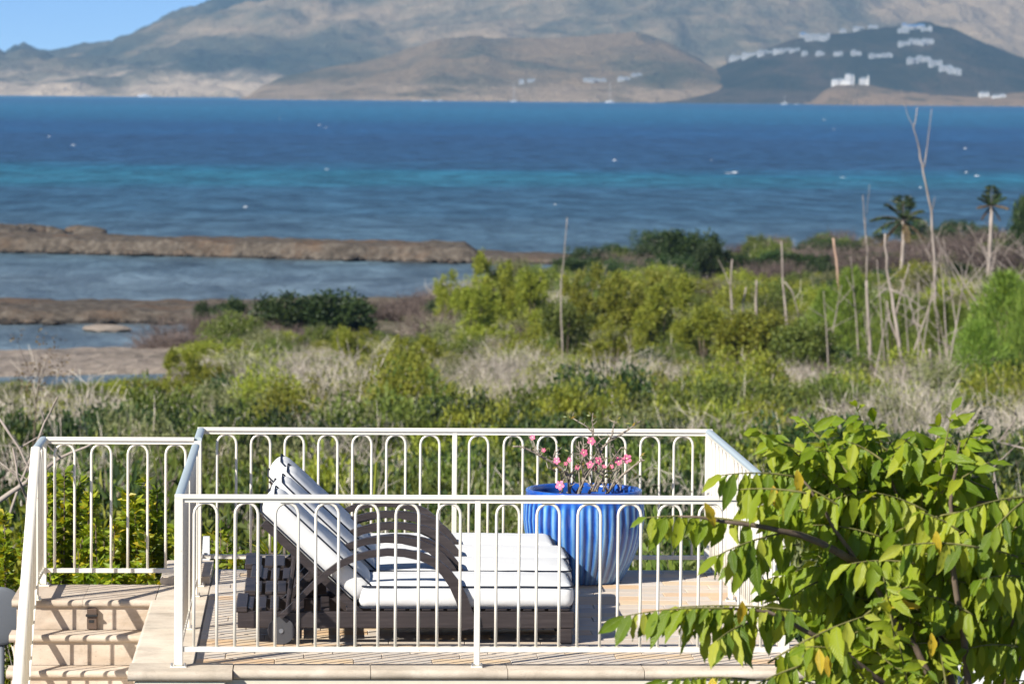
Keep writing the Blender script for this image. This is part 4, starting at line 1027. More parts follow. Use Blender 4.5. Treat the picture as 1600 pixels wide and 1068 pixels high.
for i in range(18):                                            # the thin bleached stems of the cluster
    px = rr_.uniform(1290, 1500); py = rr_.uniform(500, 575); Y = rr_.uniform(178, 200); dx = rr_.uniform(-28, 28); L = rr_.uniform(60, 130)
    a, b, c = (px, py), (px+dx*.5, py-L*.55), (px+dx, py-L)
    dead_tree('thin bleached snag in the cluster of dead trees at the right', Y, [([a, b, c], .06, .018), ([b, (b[0]+rr_.uniform(-40, 40), b[1]-rr_.uniform(10, 45))], .035, .012), ([(a[0]+dx*.3, a[1]-L*.35), (a[0]+rr_.uniform(-45, 45), a[1]-L*.6)], .03, .01)], 'dead', 'bleached_snag', 'thin bleached snags at the right')
rr_ = random.Random(9)
for i in range(26):                                            # bleached sprays of bare boughs on the right-hand shore
    px = rr_.uniform(1440, 1625); py = rr_.uniform(400, 470); Y = rr_.uniform(225, 300)
    dx = rr_.uniform(-55, -15)*(1 if rr_.random() < .7 else -1); dy = rr_.uniform(-60, -25)
    dead_tree('bleached bare bough in the tangle at the right shore', Y, [([(px, py), (px+dx*.4, py+dy*.5), (px+dx, py+dy)], .06, .015), ([(px+dx*.4, py+dy*.5), (px+dx*.4-dx*.3, py+dy*.9)], .03, .01)], 'dead', 'bare_bough', 'bare boughs on the right shore')

# ------------------------------------------------------------------ palms
def palm(label, px, Y, crown_py, fronds, ragged):
    p = at(px, crown_py, Y); x = p[0]; z0 = gz(x, Y); h = p[2]-z0
    root = thing('palm_tree', label, 'palm', (x, Y, z0), 'palms on the far shore'); rr = random.Random(int(px))
    obj('trunk', MB().tube([(-.15, 0, -.2), (-.1, 0, h*.3), (0, 0, h*.7), (0, 0, h)], [.22, .16, .14, .15], 9).mesh('trunk', True), M['dead'], root)
    for az, el, L, mat in fronds:
        L *= 1.3
        rng = np.random.default_rng(int(az*10+el+900)); n = 60; a = R(az); d = Vector((math.cos(a), math.sin(a), 0)); P = []; D = []
        pts = []
        for k in range(11):
            t_ = k/10; pts.append(Vector((0, 0, h))+d*L*(t_*math.cos(R(el))-.08*t_*t_)+Vector((0, 0, L*(t_*math.sin(R(el))-ragged*t_*t_))))
        side_ = d.cross(Vector((0, 0, 1)))
        for k in range(n):
            t_ = .12+.86*(k//2)/(n/2); i = min(int(t_*10), 9); q = pts[i].lerp(pts[i+1], t_*10-i); sg = 1 if k % 2 else -1
            P.append(q); D.append(side_*sg*.75+(pts[i+1]-pts[i]).normalized()*.6+Vector((0, 0, -.35)))
        V, Q, T = leaf_quads(np.array([tuple(q) for q in P]), np.array([tuple(q) for q in D]), L*.34*rng.uniform(.7, 1.1, n)*np.sin(np.linspace(.5, 2.8, n)), .075, rng)
        fr_ = obj('frond', arr_mesh('frond', V, Q, T), M[mat], root)
        obj('rib', MB().tube(pts, [.035*(1-.08*k) for k in range(11)], 5).mesh('rib', True), M['bark'], fr_)
palm('wind-blown palm with ragged drooping fronds against the sea', 1412, 300, 345, [(95, 82, 2.6, 'lf_palm'), (170, 58, 2.4, 'lf_palm'), (60, 70, 2.3, 'lf_palm'), (175, 25, 2.5, 'lf_palm'), (200, 5, 2.2, 'lf_palm'), (5, 48, 2.0, 'lf_palm'), (350, 20, 1.7, 'lf_palm'), (30, 30, 1.6, 'lf_palm'), (190, -25, 1.8, 'lf_brown'), (340, -20, 1.5, 'lf_brown'), (260, 45, 1.6, 'lf_palm'), (280, -40, 1.3, 'lf_brown')], .42)
palm('slim palm with a small upright crown at the far right', 1549, 300, 322, [(90, 85, 1.8, 'lf_palm'), (180, 45, 1.3, 'lf_palm'), (0, 45, 1.4, 'lf_palm'), (150, 60, 1.3, 'lf_palm'), (30, 62, 1.4, 'lf_palm'), (200, 12, 1.1, 'lf_brown'), (345, 10, 1.2, 'lf_brown'), (260, 30, 1.2, 'lf_palm'), (190, -40, .9, 'lf_brown'), (350, -45, .9, 'lf_brown')], .3)

# ------------------------------------------------------------------ garden plants close behind the terrace
def garden_bush(label, px, Y, top, width, seed, n=4200, mat='lf_garden', L=.085):
    x = float(at(px, 800, Y)[0]); z = gz(x, Y); h = at(px, top, Y)[2]-z; rr = random.Random(seed)
    root = thing('garden_shrub', label, 'shrub', (x, Y, z), 'leafy shrubs behind the stairs')
    rng = np.random.default_rng(seed); P = []; D = []
    for i in range(26):                                        # upright leafy shoots
        a = rr.random()*6.28; r_ = math.sqrt(rr.random())*width*.5; hh = h-.30*(r_/(width*.5))**2-rr.uniform(0, .42)*(0 if i < 3 else 1)
        b = Vector((r_*.6*math.cos(a), r_*.6*math.sin(a), hh*.55)); e = Vector((r_*math.cos(a), r_*math.sin(a), hh))
        obj('shoot', MB().tube([(0, 0, 0), b, e], [.016, .010, .004], 5).mesh('shoot', True), M['bark'], root)
        m = n//26
        for k in range(m):
            t_ = 1-rr.random()**1.3*.85; q = b.lerp(e, t_); aa = rr.random()*6.28
            P.append(tuple(q)); D.append((math.cos(aa), math.sin(aa), rr.uniform(-.2, .9)))
    V, Q, T = leaf_quads(np.array(P), np.array(D), L*rng.uniform(.6, 1.25, len(P)), L*.26*rng.uniform(.8, 1.2, len(P)), rng)
    obj('foliage', arr_mesh('foliage', V, Q, T), M[mat], root)
garden_bush('yellow-green leafy shrub behind the left end of the landing railing', 98, 29.0, 718, .5, 61, 3000)
garden_bush('low leafy shrub behind the middle of the landing railing', 160, 28.6, 805, .5, 62, 2400)
garden_bush('tall yellow-green shrub behind the right half of the landing railing', 224, 28.8, 748, .5, 63, 3000)
garden_bush('low shrub filling the gap behind the landing', 140, 28.2, 852, 1.0, 64)
garden_bush('low leafy shrub just left of the lounger backs', 265, 28.4, 815, .8, 65)
garden_bush('yellowing shrub at the far left edge beyond the stairs', 25, 30.5, 800, 1.0, 66)
garden_bush('green shrub at the far left edge below the stairs', 5, 27.0, 985, 1.0, 67)
garden_bush('yellow-tinged shrub behind the back railing at its left end', 345, 28.2, 818, .7, 68, 2600)
# spiky yucca
yx = float(at(425, 850, 28.0)[0]); yz = gz(yx, 28.0); yh = at(425, 862, 28.0)[2]-yz
yu = thing('yucca', 'spiky yellow-green yucca behind the lounger backs', 'plant', (yx, 28.0, yz)); rr = random.Random(3)
obj('stem', MB().tube([(0, 0, 0), (.02, 0, yh*.5), (0, 0, yh)], [.05, .045, .05], 8).mesh('stem', True), M['bark'], yu)
for k in range(60):
    a = rr.random()*6.28; el = rr.uniform(-.2, 1.35); L = rr.uniform(.22, .36); d = Vector((math.cos(a)*math.cos(el), math.sin(a)*math.cos(el), math.sin(el))); s_ = d.cross(Vector((0, 0, 1))).normalized()*.011
    b = Vector((0, 0, yh+rr.uniform(-.1, .03))); m = b+d*L*.55; e = b+d*L+Vector((0, 0, -.04*L))
    mb = MB(); mb.add([b-s_*.7, b+s_*.7, m+s_, m-s_, e], [(0, 1, 2, 3), (3, 2, 4)], rr.random()); obj('leaf', mb.mesh('leaf', False, False), M['lf_garden'], yu)
ag = at(572, 800, 29.0); agz = gz(ag[0], 29.0); ah = at(585, 722, 29.0)[2]-agz
a_ = thing('flower_stalk', 'single pale green stalk rising behind the back railing', 'plant', (ag[0], 29.0, agz))
obj('stalk', MB().tube([(0, 0, 0), (.0, 0, ah*.6), (.075, 0, ah)], [.02, .022, .008], 8).mesh('stalk', True), M['lf_yg'], a_)
# bare boughs behind the stairs on the left, and brush at the right edge behind the tree
rr_ = random.Random(21)
for i, (pts, Y, lab) in enumerate((([(-30, 800), (40, 755), (95, 715), (150, 690)], 34, 'thick pale fallen bough left of the stair railing'), ([(45, 830), (42, 780), (28, 745), (20, 700)], 33, 'grey upright stem left of the stair railing'), ([(0, 850), (30, 760), (70, 660), (90, 620)], 36, 'thin slanting bough behind the stair railing'), ([(-10, 640), (30, 700), (60, 760)], 35, 'thin drooping bough at the left edge'),
                                 ([(1600, 700), (1560, 690), (1590, 650), (1585, 640)], 60, 'bleached twig at the right edge above the tree'), ([(1558, 770), (1552, 730), (1562, 718)], 52, 'short grey twig above the woody branch at the right'))):
    dead_tree(lab, Y, [(pts, .045 if i == 0 else .022, .012), ([pts[1], (pts[1][0]+rr_.uniform(20, 50), pts[1][1]-rr_.uniform(20, 60))], .014, .004), ([pts[2], (pts[2][0]-rr_.uniform(10, 50), pts[2][1]-rr_.uniform(20, 50))], .012, .004)], 'dead', 'bare_bough', 'bare boughs near the terrace')
# sparse sapling against the shore on the left
sp = dead_tree('thin reddish-brown sapling standing before the sandy shore', 95, [([(52, 700), (56, 640), (60, 600), (62, 570)], .03, .012), ([(57, 630), (42, 570), (25, 528)], .016, .006), ([(60, 600), (75, 560), (86, 535)], .016, .006), ([(58, 615), (80, 580), (98, 560)], .012, .005), ([(60, 600), (64, 560), (60, 535)], .012, .005), ([(56, 640), (38, 600), (30, 585)], .012, .005), ([(57, 625), (90, 610), (102, 590)], .01, .004)], 'bark', 'sapling', None)
sp['category'] = 'sapling'
rngs = np.random.default_rng(4); P = []
for px, py in ((25, 528), (86, 535), (98, 560), (60, 535), (30, 585), (75, 560), (45, 575), (80, 580), (102, 590), (60, 575), (65, 600), (40, 600)):
    for _ in range(16): P.append(at(px+rngs.normal()*7, py+rngs.normal()*7, 95+rngs.normal()*.15)-np.array(sp.location))
V, Q, T = leaf_quads(np.array(P), rngs.normal(size=(len(P), 3)), .09, .025, rngs); obj('foliage', arr_mesh('foliage', V, Q, T), M['lf_brown'], sp)

# ================================================================== FOREGROUND TREE
def leaf_mesh(seed, curl, fold):
    rr = random.Random(seed); rows = 8; V = []; UV = []; F = []
    for i in range(rows+1):
        t_ = i/rows
        wd = .178*math.sin(math.pi*min(1, t_**.82))**.9*(1 if t_ < .8 else 1-.35*(t_-.8)/.2)
        if i == rows: wd = .002
        if i == 0: wd = .012
        z = -curl*t_*t_; wav = .03*math.sin(i*2.1+seed); wd *= 1+.10*math.sin(i*4.7+seed)
        for j, u in enumerate((-1, 0, 1)):
            V.append((t_, u*wd, z+fold*abs(u)*wd*1.2+wav*u+(.012*math.sin(i*3.3+seed*2) if u else 0))); UV.append((.5+u*wd/.42, t_))
    for i in range(rows):
        for j in range(2): a = i*3+j; F.append((a, a+1, a+4, a+3))
    me = bpy.data.meshes.new('leaf'); me.from_pydata(V, [], F); uv = me.uv_layers.new(name='UVMap')
    for lp in me.loops: uv.data[lp.index].uv = UV[lp.vertex_index]
    me.polygons.foreach_set('use_smooth', [True]*len(F)); return me
LEAVES = [leaf_mesh(i, c, f) for i, (c, f) in enumerate(((.10, .35), (.18, .5), (.05, .25), (.25, .45), (.14, .15), (.32, .3)))]
YLEAF = [l.copy() for l in LEAVES[:2]]
for l in LEAVES: l.materials.append(M['leaf_tree'])
for l in YLEAF: l.materials.append(M['leaf_yellow'])
TY = 16.4
troot_p = at(1530, 1300, TY+.3); tz = gz(troot_p[0], TY+.3)
tree = thing('leafy_tree', 'leafy green tree with drooping leaves in the right foreground', 'tree', (troot_p[0], TY+.3, tz)); tb = Vector((troot_p[0], TY+.3, tz))
tr_ = random.Random(77)
fork = Vector(at(1520, 1190, TY+.2))-tb
obj('trunk', MB().tube([(0, 0, -.1), (.03, 0, fork.z*.5), fork], [.075, .06, .05], 10).mesh('trunk', True), M['bark'], tree)
def tp(px, py, dy=0): return Vector(at(px, py, TY+dy))-tb
LIMBS = [([(1520, 1190), (1430, 1010), (1340, 880), (1290, 800), (1250, 745)], (.2, .1, 0, -.1, -.1)), ([(1520, 1190), (1465, 980), (1430, 850), (1400, 770), (1370, 700)], (.2, .3, .3, .25, .2)),
         ([(1520, 1190), (1505, 980), (1485, 850), (1490, 750), (1500, 690)], (.2, 0, -.1, -.1, -.1)), ([(1520, 1190), (1400, 1080), (1290, 1000), (1200, 955), (1100, 950)], (.2, -.1, -.3, -.4, -.4)),
         ([(1520, 1190), (1600, 1000), (1650, 870), (1640, 800), (1600, 776), (1490, 792)], (.2, .3, .3, .2, .1, .0)), ([(1340, 880), (1250, 835), (1160, 818), (1060, 806)], (0, -.2, -.3, -.3)),
         ([(1520, 1190), (1380, 1140), (1250, 1085), (1130, 1065)], (.2, -.2, -.4, -.5)), ([(1600, 1000), (1560, 930), (1530, 905)], (.3, .1, .0)), ([(1465, 980), (1420, 900), (1350, 850), (1300, 830)], (.3, .5, .6, .6))]
for pts, dy in LIMBS:
    P = [tp(*p, d) for p, d in zip(pts, dy)]; n = len(P); Fp = []
    for k in range(n-1):
        for j in range(3): Fp.append(P[k].lerp(P[k+1], j/3)+Vector((tr_.uniform(-1, 1), tr_.uniform(-1, 1), tr_.uniform(-1, 1)))*.008*(1 if j else 0))
    Fp.append(P[-1]); m = len(Fp)
    obj('branch', MB().tube(Fp, [.019-.015*k/(m-1) for k in range(m)], 8).mesh('branch', True), M['bark'], tree)
# twigs (start, end in the view, depth), leaves hang in two rows from each
TW_ = [((1245, 745), (1128, 742), -.1), ((1260, 770), (1150, 765), -.3), ((1180, 818), (1010, 808), -.35), ((1240, 830), (1120, 868), -.3), ((1250, 850), (1150, 880), -.1), ((1250, 955), (1060, 948), -.45), ((1140, 950), (975, 962), -.45), ((1200, 960), (1090, 985), -.3), ((1180, 1062), (1035, 1062), -.5),
       ((1320, 770), (1185, 672), 0), ((1300, 720), (1200, 690), .2), ((1340, 760), (1252, 655), .1), ((1370, 740), (1338, 636), .1), ((1390, 760), (1365, 660), .2), ((1340, 730), (1300, 665), -.1), ((1380, 720), (1325, 690), -.2),
       ((1460, 780), (1488, 642), -.1), ((1480, 760), (1528, 660), 0), ((1470, 770), (1545, 722), -.1), ((1450, 770), (1468, 665), .2), ((1490, 720), (1530, 690), .1), ((1400, 790), (1430, 700), .3), ((1440, 800), (1440, 710), .1),
       ((1620, 775), (1500, 800), -.1), ((1600, 782), (1550, 830), -.2), ((1640, 800), (1580, 830), 0), ((1630, 820), (1530, 838), .1), ((1500, 800), (1400, 830), -.1), ((1530, 855), (1410, 852), -.25), ((1480, 815), (1360, 838), .1), ((1620, 905), (1530, 905), -.2), ((1600, 930), (1545, 920), -.1), ((1640, 880), (1560, 900), .2),
       ((1200, 1035), (1350, 962), -.4), ((1350, 962), (1420, 915), -.3), ((1250, 1040), (1170, 1075), -.5), ((1400, 1010), (1380, 900), -.2), ((1430, 1000), (1400, 890), 0), ((1350, 1060), (1290, 985), -.3), ((1420, 1080), (1400, 985), -.3), ((1480, 1080), (1460, 960), -.1),
       ((1300, 800), (1180, 790), .1), ((1330, 830), (1220, 800), .2), ((1380, 840), (1270, 820), 0), ((1340, 880), (1270, 890), .2), ((1430, 880), (1330, 880), -.1), ((1470, 900), (1380, 900), .1), ((1310, 790), (1255, 760), -.2), ((1400, 790), (1300, 760), .1), ((1450, 800), (1370, 770), -.15), ((1500, 830), (1440, 800), -.2), ((1540, 820), (1470, 850), .2), ((1570, 860), (1490, 880), .1), ((1290, 905), (1240, 930), .1),
       ((1560, 950), (1490, 930), .2), ((1520, 960), (1450, 930), -.1), ((1570, 1000), (1520, 960), .3), ((1480, 1000), (1430, 950), .2), ((1600, 960), (1580, 1040), .1), ((1640, 1000), (1590, 950), .1), ((1450, 1060), (1380, 1040), .0), ((1300, 1080), (1230, 1060), -.2), ((1480, 1090), (1440, 1040), -.3), ((1330, 1020), (1260, 1010), -.5), ((1610, 840), (1570, 790), .3), ((1590, 870), (1510, 855), -.15),
       ((1380, 790), (1340, 720), .25), ((1420, 760), (1390, 690), .1), ((1360, 800), (1290, 730), .2), ((1290, 760), (1235, 700), .1), ((1510, 770), (1500, 700), .2), ((1540, 790), (1510, 740), .1), ((1330, 790), (1320, 720), .3), ((1270, 780), (1215, 745), .25), ((1230, 960), (1190, 900), .1), ((1270, 990), (1225, 950), -.2), ((1180, 970), (1120, 1000), -.5)]
# a second, shadier tier fills the inside of the crown
CONT = ([1180, 1250, 1340, 1400, 1440, 1490, 1540, 1570, 1640], [760, 700, 672, 690, 700, 680, 720, 800, 800])
for _ in range(270):
    x0 = tr_.uniform(1300, 1650); y0 = tr_.uniform(675, 1090)
    if y0 < np.interp(x0, *CONT)+8: continue
    if x0 < 1320 and y0 > 840 and tr_.random() < .75: continue
    if 1490 < x0 < 1580 and y0 > 985: continue
    TW_.append(((x0, y0), (x0-tr_.uniform(40, 120), y0+tr_.uniform(-50, 25)), tr_.uniform(.05, .75)))
PL = []
for (a, b, dy) in TW_:
    A = tp(*a, dy+tr_.uniform(-.05, .15)); B = tp(*b, dy+tr_.uniform(-.15, .1)); Lg = (B-A).length; mid = A.lerp(B, .5)+Vector((0, tr_.uniform(-.05, .05), .05*Lg+.01))
    P = [(1-t_)**2*A+2*t_*(1-t_)*mid+t_*t_*B for t_ in [k_/8 for k_ in range(9)]]
    obj('twig', MB().tube(P, [.0055-.0004*k for k in range(9)], 6).mesh('twig', True), M['twig_tree'], tree)
    n = max(4, int(Lg/.029)); up = (B-A).normalized().z > .55
    for k in range(n+1):
        t_ = .08+.92*k/n; i = min(int(t_*8), 7); q = P[i].lerp(P[i+1], t_*8-i); d0 = (P[i+1]-P[i]).normalized()
        sg = 1 if k % 2 else -1; side_ = d0.cross(Vector((0, 0, 1))).normalized()*sg
        if k == n: d = d0*.8+Vector((0, 0, -.35))
        elif up: d = d0*.35+Vector((tr_.uniform(-1, 1), tr_.uniform(-1, .6), tr_.uniform(-.9, .25)))
        else: d = Vector((0, 0, -.95))+d0*tr_.uniform(.1, .55)+side_*tr_.uniform(.15, .55)
        d = (d+Vector((tr_.uniform(-.2, .2), tr_.uniform(-.2, .2), 0))).normalized()
        nm = Vector((tr_.uniform(-1.1, .35), -1+tr_.uniform(-.2, .6), tr_.uniform(.1, 1.0))); nm = (nm-d*nm.dot(d)).normalized()
        L_ = tr_.choice((tr_.uniform(.08, .13), tr_.uniform(.12, .19), tr_.uniform(.13, .185)))*(1.0 if t_ < .85 else .8)*(.8 if up else 1); PL.append((q, d, nm, L_, dy))
def leaf_matrix(q, d, nm, L_):
    s_ = nm.cross(d); m = Matrix.Identity(4)
    for r_ in range(3): m[r_][0] = d[r_]*L_; m[r_][1] = s_[r_]*L_; m[r_][2] = nm[r_]*L_; m[r_][3] = q[r_]
    return m
order = sorted(range(len(PL)), key=lambda i: PL[i][4]-PL[i][3]*2)
near = set(order[:296]); rest = [i for i in range(len(PL)) if i not in near]
for i in order[:296]:
    q, d, nm, L_, dy = PL[i]
    yl_ = tr_.random() < .006
    o = obj('leaf', tr_.choice(YLEAF if yl_ else LEAVES), None, tree); o.matrix_local = leaf_matrix(q, d, nm, L_)
VV, QQ, TT, UU = [], [], [], []; off = 0
for i in rest:
    q, d, nm, L_, dy = PL[i]; me = tr_.choice(LEAVES); m = leaf_matrix(q, d, nm, L_); tt = tr_.random()
    for v in me.vertices: VV.append(tuple(m @ v.co)); TT.append(tt)
    for p in me.polygons: QQ.append([k+off for k in p.vertices])
    UU += [tuple(u.uv) for u in me.uv_layers[0].data]; off += len(me.vertices)
me = arr_mesh('inner_leaves', VV, QQ, TT, True); uv = me.uv_layers.new(name='UVMap'); uv.data.foreach_set('uv', np.array(UU, np.float32).ravel())
tag(obj('inner_leaves', me, M['leaf_tree_far'], tree), None, None, None, 'stuff')
# a few yellow leaves and flowers hanging in the crown
for px, py, dy in ((1101, 797, -.36), (1245, 745, -.2), (1208, 770, -.2), (1463, 840, -.3), (1280, 1025, -.55), (1292, 1035, -.5), (1455, 1000, -.3), (1160, 950, -.5)):
    o = obj('leaf', tr_.choice(YLEAF), None, tree); d = Vector((tr_.uniform(-.5, .5), tr_.uniform(-.3, .3), -1)).normalized(); nm = Vector((tr_.uniform(-.6, .4), -1, .4)); nm = (nm-d*nm.dot(d)).normalized()
    o.matrix_local = leaf_matrix(tp(px, py-12, dy), d, nm, tr_.uniform(.09, .14)); o['label'] = 'yellowed hanging leaf'

# ================================================================== SMALL THINGS ROUND THE TERRACE
lx = float(at(321, 870, 26.9)[0])
fl = thing('garden_light', 'white tapered garden light outside the far left terrace corner', 'light', (lx, 26.95, .0))
hgt = float(at(321, 838, 26.95)[2]); bot = float(at(321, 895, 26.95)[2])
def taper(x0, x1, z0, z1, g, y0, y1): return MB().loft([[(x0, y0, z0), (x1, y0, z0), (x1, y1, z0), (x0, y1, z0)], [(x0+g, y0, z1), (x1-g*.2, y0, z1), (x1-g*.2, y1, z1), (x0+g, y1, z1)]])
obj('housing', taper(-.03, .03, bot, hgt, .012, -.04, .04).mesh('housing'), M['white'], fl)
obj('stake', MB().tube([(0, 0, gz(lx, 26.95)), (0, 0, bot)], .014, 8).mesh('stake'), M['metal'], fl)
obj('switch_plate', MB().box((-.012, -.0435, (hgt+bot)/2), (.012, -.0405, (hgt+bot)/2+.02)).mesh('switch_plate'), M['black'], fl)
# grey dish beside the stairs
dx, dz = float(at(2, 962, 26.2)[0]), float(at(2, 962, 26.2)[2])
di = thing('satellite_dish', 'grey rounded metal dish at the left edge beside the steps', 'dish', (dx, 26.2, gz(dx, 26.2)))
secs = []
for k in range(7):
    t_ = k/6; r_ = .20*math.sin(t_*math.pi/2)+.002; secs.append([(r_*math.cos(2*math.pi*j/28)*.85, -.022*(1-t_*t_), r_*math.sin(2*math.pi*j/28)+dz-di.location.z) for j in range(28)])
obj('reflector', MB().loft(secs, True, False).mesh('reflector', True), M['dish'], di)
obj('mast', MB().tube([(0, .03, 0), (0, .03, dz-di.location.z)], .02, 8).mesh('mast', True), M['dish'], di)
obj('bracket', MB().cbox((.13, -.02, dz-di.location.z-.10), (.165, .03, dz-di.location.z+.02), .004).mesh('bracket'), M['black'], di)
# white garden wall behind the tree at the lower right
wx0, wz = float(at(1505, 1015, 25.0)[0]), float(at(1540, 1018, 25.0)[2])
gw = thing('garden_wall', 'low white wall glimpsed through the tree at the lower right', 'wall', (wx0, 25.0, -2.6))
obj('wall_body', MB().cbox((0, 0, -.2), (2.6, .2, wz+2.6-.05), .008).mesh('wall_body'), M['white'], gw); obj('wall_cap', MB().cbox((-.03, -.03, wz+2.6-.049), (2.63, .23, wz+2.6), .01).mesh('wall_cap'), M['white'], gw)

# ================================================================== FAR SHORE: VILLAS AND BOATS
def hit(px, py, fn, y0, y1):
    d = ray(px, py)
    for y in np.arange(y0, y1, 4.0):
        p = CAM+d*(y/d[1])
        if p[2] <= float(fn(np.array([p[0]]), np.array([y]))[0]): return p
    return CAM+d*(y1/d[1])
def villa(label, p, wd, hgt_, mat, roof, seed, group, rows_=1):
    rr = random.Random(seed); root = thing('villa', label, 'house', tuple(p), group)
    x = -wd/2; k = 0
    while x < wd/2-2:
        w_ = min(rr.uniform(7, 13), wd/2-x); h = hgt_*rr.uniform(.75, 1.15); y0 = rr.uniform(-4, 3)
        wl = obj('wall', MB().box((x, y0, -9), (x+w_-.3, y0+9, h)).mesh('wall'), M[mat], root)
        nwin = max(1, int(w_/3.2))
        for fz in np.arange(.8, h-2, 3.2):
            for q in range(nwin):
                wx = x+.7+q*(w_-1.2)/nwin; obj('window', MB().box((wx, y0-.12, fz), (wx+1.5, y0-.02, fz+2.0)).mesh('window'), M['window'], wl)
        a, b, c, d_ = x-.6, x+w_+.3, y0-.8, y0+9.8
        obj('roof', MB().add([(a, c, h+.02), (b, c, h+.02), (b, d_, h+.02), (a, d_, h+.02), (a+(b-a)*.3, (c+d_)/2, h+2.2), (b-(b-a)*.3, (c+d_)/2, h+2.2)], [(0, 1, 5, 4), (1, 2, 5), (2, 3, 4, 5), (3, 0, 4), (3, 2, 1, 0)]).mesh('roof'), M[roof], root)
        x += w_; k += 1
    return root
GV = 'villas on the dark knoll'
VL = [(1150, 93, 22, 5, 0, 'lowest villa at the left foot of the knoll terrace row'), (1172, 89, 26, 5.5, 0, 'second villa from the left in the rising row'), (1196, 86, 28, 6, 0, 'third villa from the left in the rising row'), (1222, 83, 30, 6, 0, 'fourth villa in the rising row'), (1242, 81, 18, 5, 0, 'fifth villa, at the right end of the rising row'),
      (1258, 88, 10, 7, 0, 'single narrow house right of the rising row'), (1282, 88, 15, 7, 0, 'first square house in the middle row on the knoll'), (1310, 88, 15, 7, 0, 'second square house in the middle row on the knoll'), (1338, 87, 17, 7, 0, 'third square house in the middle row on the knoll'),
      (1368, 91, 22, 7, 0, 'left wing of the wide house right of the middle row'), (1386, 91, 20, 7, 0, 'right wing of the wide house right of the middle row'), (1278, 64, 42, 11, 0, 'large pale villa high on the left shoulder of the knoll'), (1256, 58, 12, 6, 1, 'small blue-roofed house beside the large left shoulder villa'),
      (1428, 47, 40, 9, 1, 'blue-roofed villa on the very top of the knoll'), (1412, 52, 18, 7, 0, 'pale villa left of the blue-roofed one at the top'), (1448, 50, 18, 8, 0, 'pale villa right of the blue-roofed one at the top'), (1413, 73, 20, 8, 0, 'left house of the row below the summit'), (1432, 71, 24, 9, 0, 'middle house of the row below the summit'), (1450, 70, 20, 9, 0, 'right house of the row below the summit'),
      (1428, 100, 22, 9, 0, 'top left house of the slanting row on the right slope'), (1444, 98, 24, 10, 0, 'second house of the slanting row on the right slope'), (1462, 104, 22, 10, 0, 'third house of the slanting row on the right slope'), (1478, 111, 22, 10, 0, 'fourth house of the slanting row on the right slope'), (1492, 117, 22, 10, 0, 'lowest house of the slanting row on the right slope'),
      (1342, 47, 18, 4, 0, 'low pale house on the ridge line of the knoll'), (1365, 45, 16, 4, 0, 'second low pale house on the ridge line'), (1318, 50, 12, 4, 0, 'left low pale house on the ridge line')]
for i, (px, py, wd, h, bl, lab) in enumerate(VL): villa(lab, hit(px, py, knoll, 6330, 6990), wd*1.05, h, 'villa_wall', 'villa_blue' if bl else 'villa_roof', i, GV)
GH = 'white houses on the headland'
for i, (px, py, wd, h, lab) in enumerate(((1311, 131, 22, 7, 'white villa with open front on the cliff top headland'), (1328, 128, 14, 12, 'tall white villa block on the headland'), (1351, 132, 15, 12, 'separate square white house on the headland'), (1538, 152, 16, 6, 'white house behind the beach at the right'), (1562, 153, 24, 4, 'long low house by the beach at the right'))):
    villa(lab, hit(px, py, head, 6065, 6200), wd, h, 'villa_white', 'villa_roof', 50+i, GH)
GF = 'houses at the foot of the middle hill'
for i, (px, py, wd, h, lab) in enumerate(((815, 132, 9, 8, 'small white tower house at the foot of the middle hill'), (830, 129, 14, 4, 'low house right of the small tower house'), (921, 130, 20, 7, 'white villa near the anchored catamaran'), (940, 128, 20, 4, 'long low pale house right of the white villa'), (975, 126, 22, 5, 'pale house under the dark trees of the middle hill'), (995, 120, 20, 4, 'upper pale house under the dark trees'))):
    villa(lab, hit(px, py, foot, 6460, 7300), wd, h, 'villa_wall', 'villa_roof', 70+i, GF)
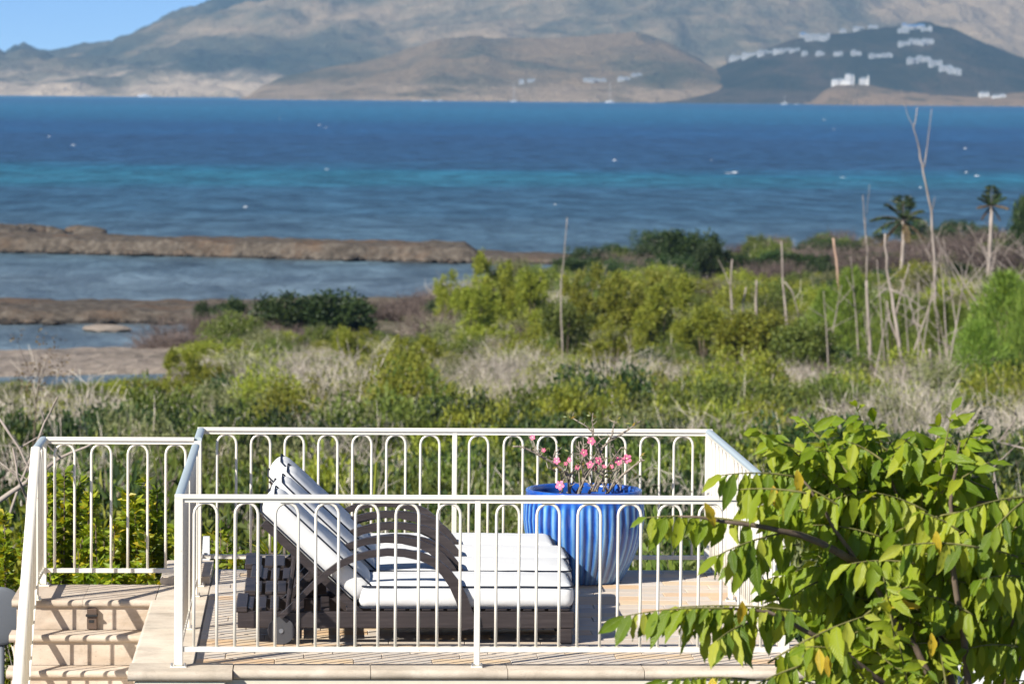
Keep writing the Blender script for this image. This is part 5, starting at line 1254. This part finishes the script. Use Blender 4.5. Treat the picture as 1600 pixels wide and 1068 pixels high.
def boat(label, px, Y, L_, mast, cabin=True, cat=False):
    x = float(at(px, 160, Y)[0]); root = thing('sailing_boat' if mast else 'motor_boat', label, 'boat', (x, Y, SEA), 'boats anchored off the far shore')
    for oy in ((-2.2, 2.2) if cat else (0,)):
        secs = []
        for k in range(9):
            t_ = k/8; b = L_*.13*math.sin(math.pi*min(1, .12+t_*.95))**.7+.05; dk = L_*.11*(1+.35*(1-t_)**2)
            xx = -L_/2+t_*L_; secs.append([(xx, oy-b, dk), (xx, oy-b*.7, 0), (xx, oy, -.5), (xx, oy+b*.7, 0), (xx, oy+b, dk)])
        obj('hull', MB().loft(secs).mesh('hull', R(40)), M['hull'], root)
    if cabin:
        cb = obj('cabin', MB().cbox((-L_*.18, -1.6, L_*.11), (L_*.22, 1.6, L_*.21), .3).mesh('cabin'), M['hull'], root)
        obj('window', MB().box((-L_*.14, -1.66, L_*.14), (L_*.18, -1.61, L_*.18)).mesh('window'), M['window'], cb)
    if mast:
        obj('mast', MB().tube([(0, 0, 1), (0, 0, mast)], .22, 6).mesh('mast'), M['mast'], root); obj('boom', MB().tube([(0, 0, L_*.2+1), (L_*.4, 0, L_*.2+1)], .25, 6).mesh('boom'), M['hull'], root)
for a in (('white catamaran with tall mast anchored off the middle hill', 953, 6250, 15, 34, True, True), ('white sailing boat with mast left of the catamaran', 803, 6250, 11, 32, True, False), ('leftmost white boat of the pair off the middle hill', 664, 6250, 10, 0), ('right white boat of the pair off the middle hill', 673, 6260, 9, 0), ('single white boat just right of the pair', 688, 6250, 9, 0),
          ('white boat off the dark knoll', 1226, 6050, 11, 14), ('small pale boat right of the one off the knoll', 1245, 6060, 7, 0), ('distant grey ferry off the left cliffs', 226, 7600, 26, 0)): boat(*a)

# whitecaps: low foaming crests out on the strait
rngw = np.random.default_rng(5); V = []; Q = []
for k in range(20):
    y = 300/(1-rngw.uniform(.42, .93)); px = rngw.uniform(-20, 1620); x = xw(px, y)
    if rngw.random() < .12: y = rngw.uniform(640, 790); x = xw(px, y)
    L_ = rngw.uniform(.3, 1.1)*(1+y/1800); h = rngw.uniform(.05, .13)*(1+y/1500); a = rngw.uniform(-.3, .3); o = len(V)
    for i in range(6):
        t_ = i/5*2-1; e = 1-t_*t_; cx, cy = x+t_*L_*math.cos(a)*.5, y+t_*L_*math.sin(a)*.5+rngw.normal()*.05; hh = h*e*rngw.uniform(.6, 1.1)
        V += [(cx, cy-.3*e-.05, SEA+.01), (cx, cy, SEA+.02+hh), (cx, cy+.3*e+.05, SEA+.01)]
    for i in range(5):
        b = o+i*3; Q += [(b, b+3, b+4, b+1), (b+1, b+4, b+5, b+2)]
t = NT('sea_foam'); t.pbr((.78, .80, .82), .8)
tag(obj('whitecaps', arr_mesh('whitecaps', V, Q), t.m), 'small white wave crests scattered over the strait', None, None, 'stuff')
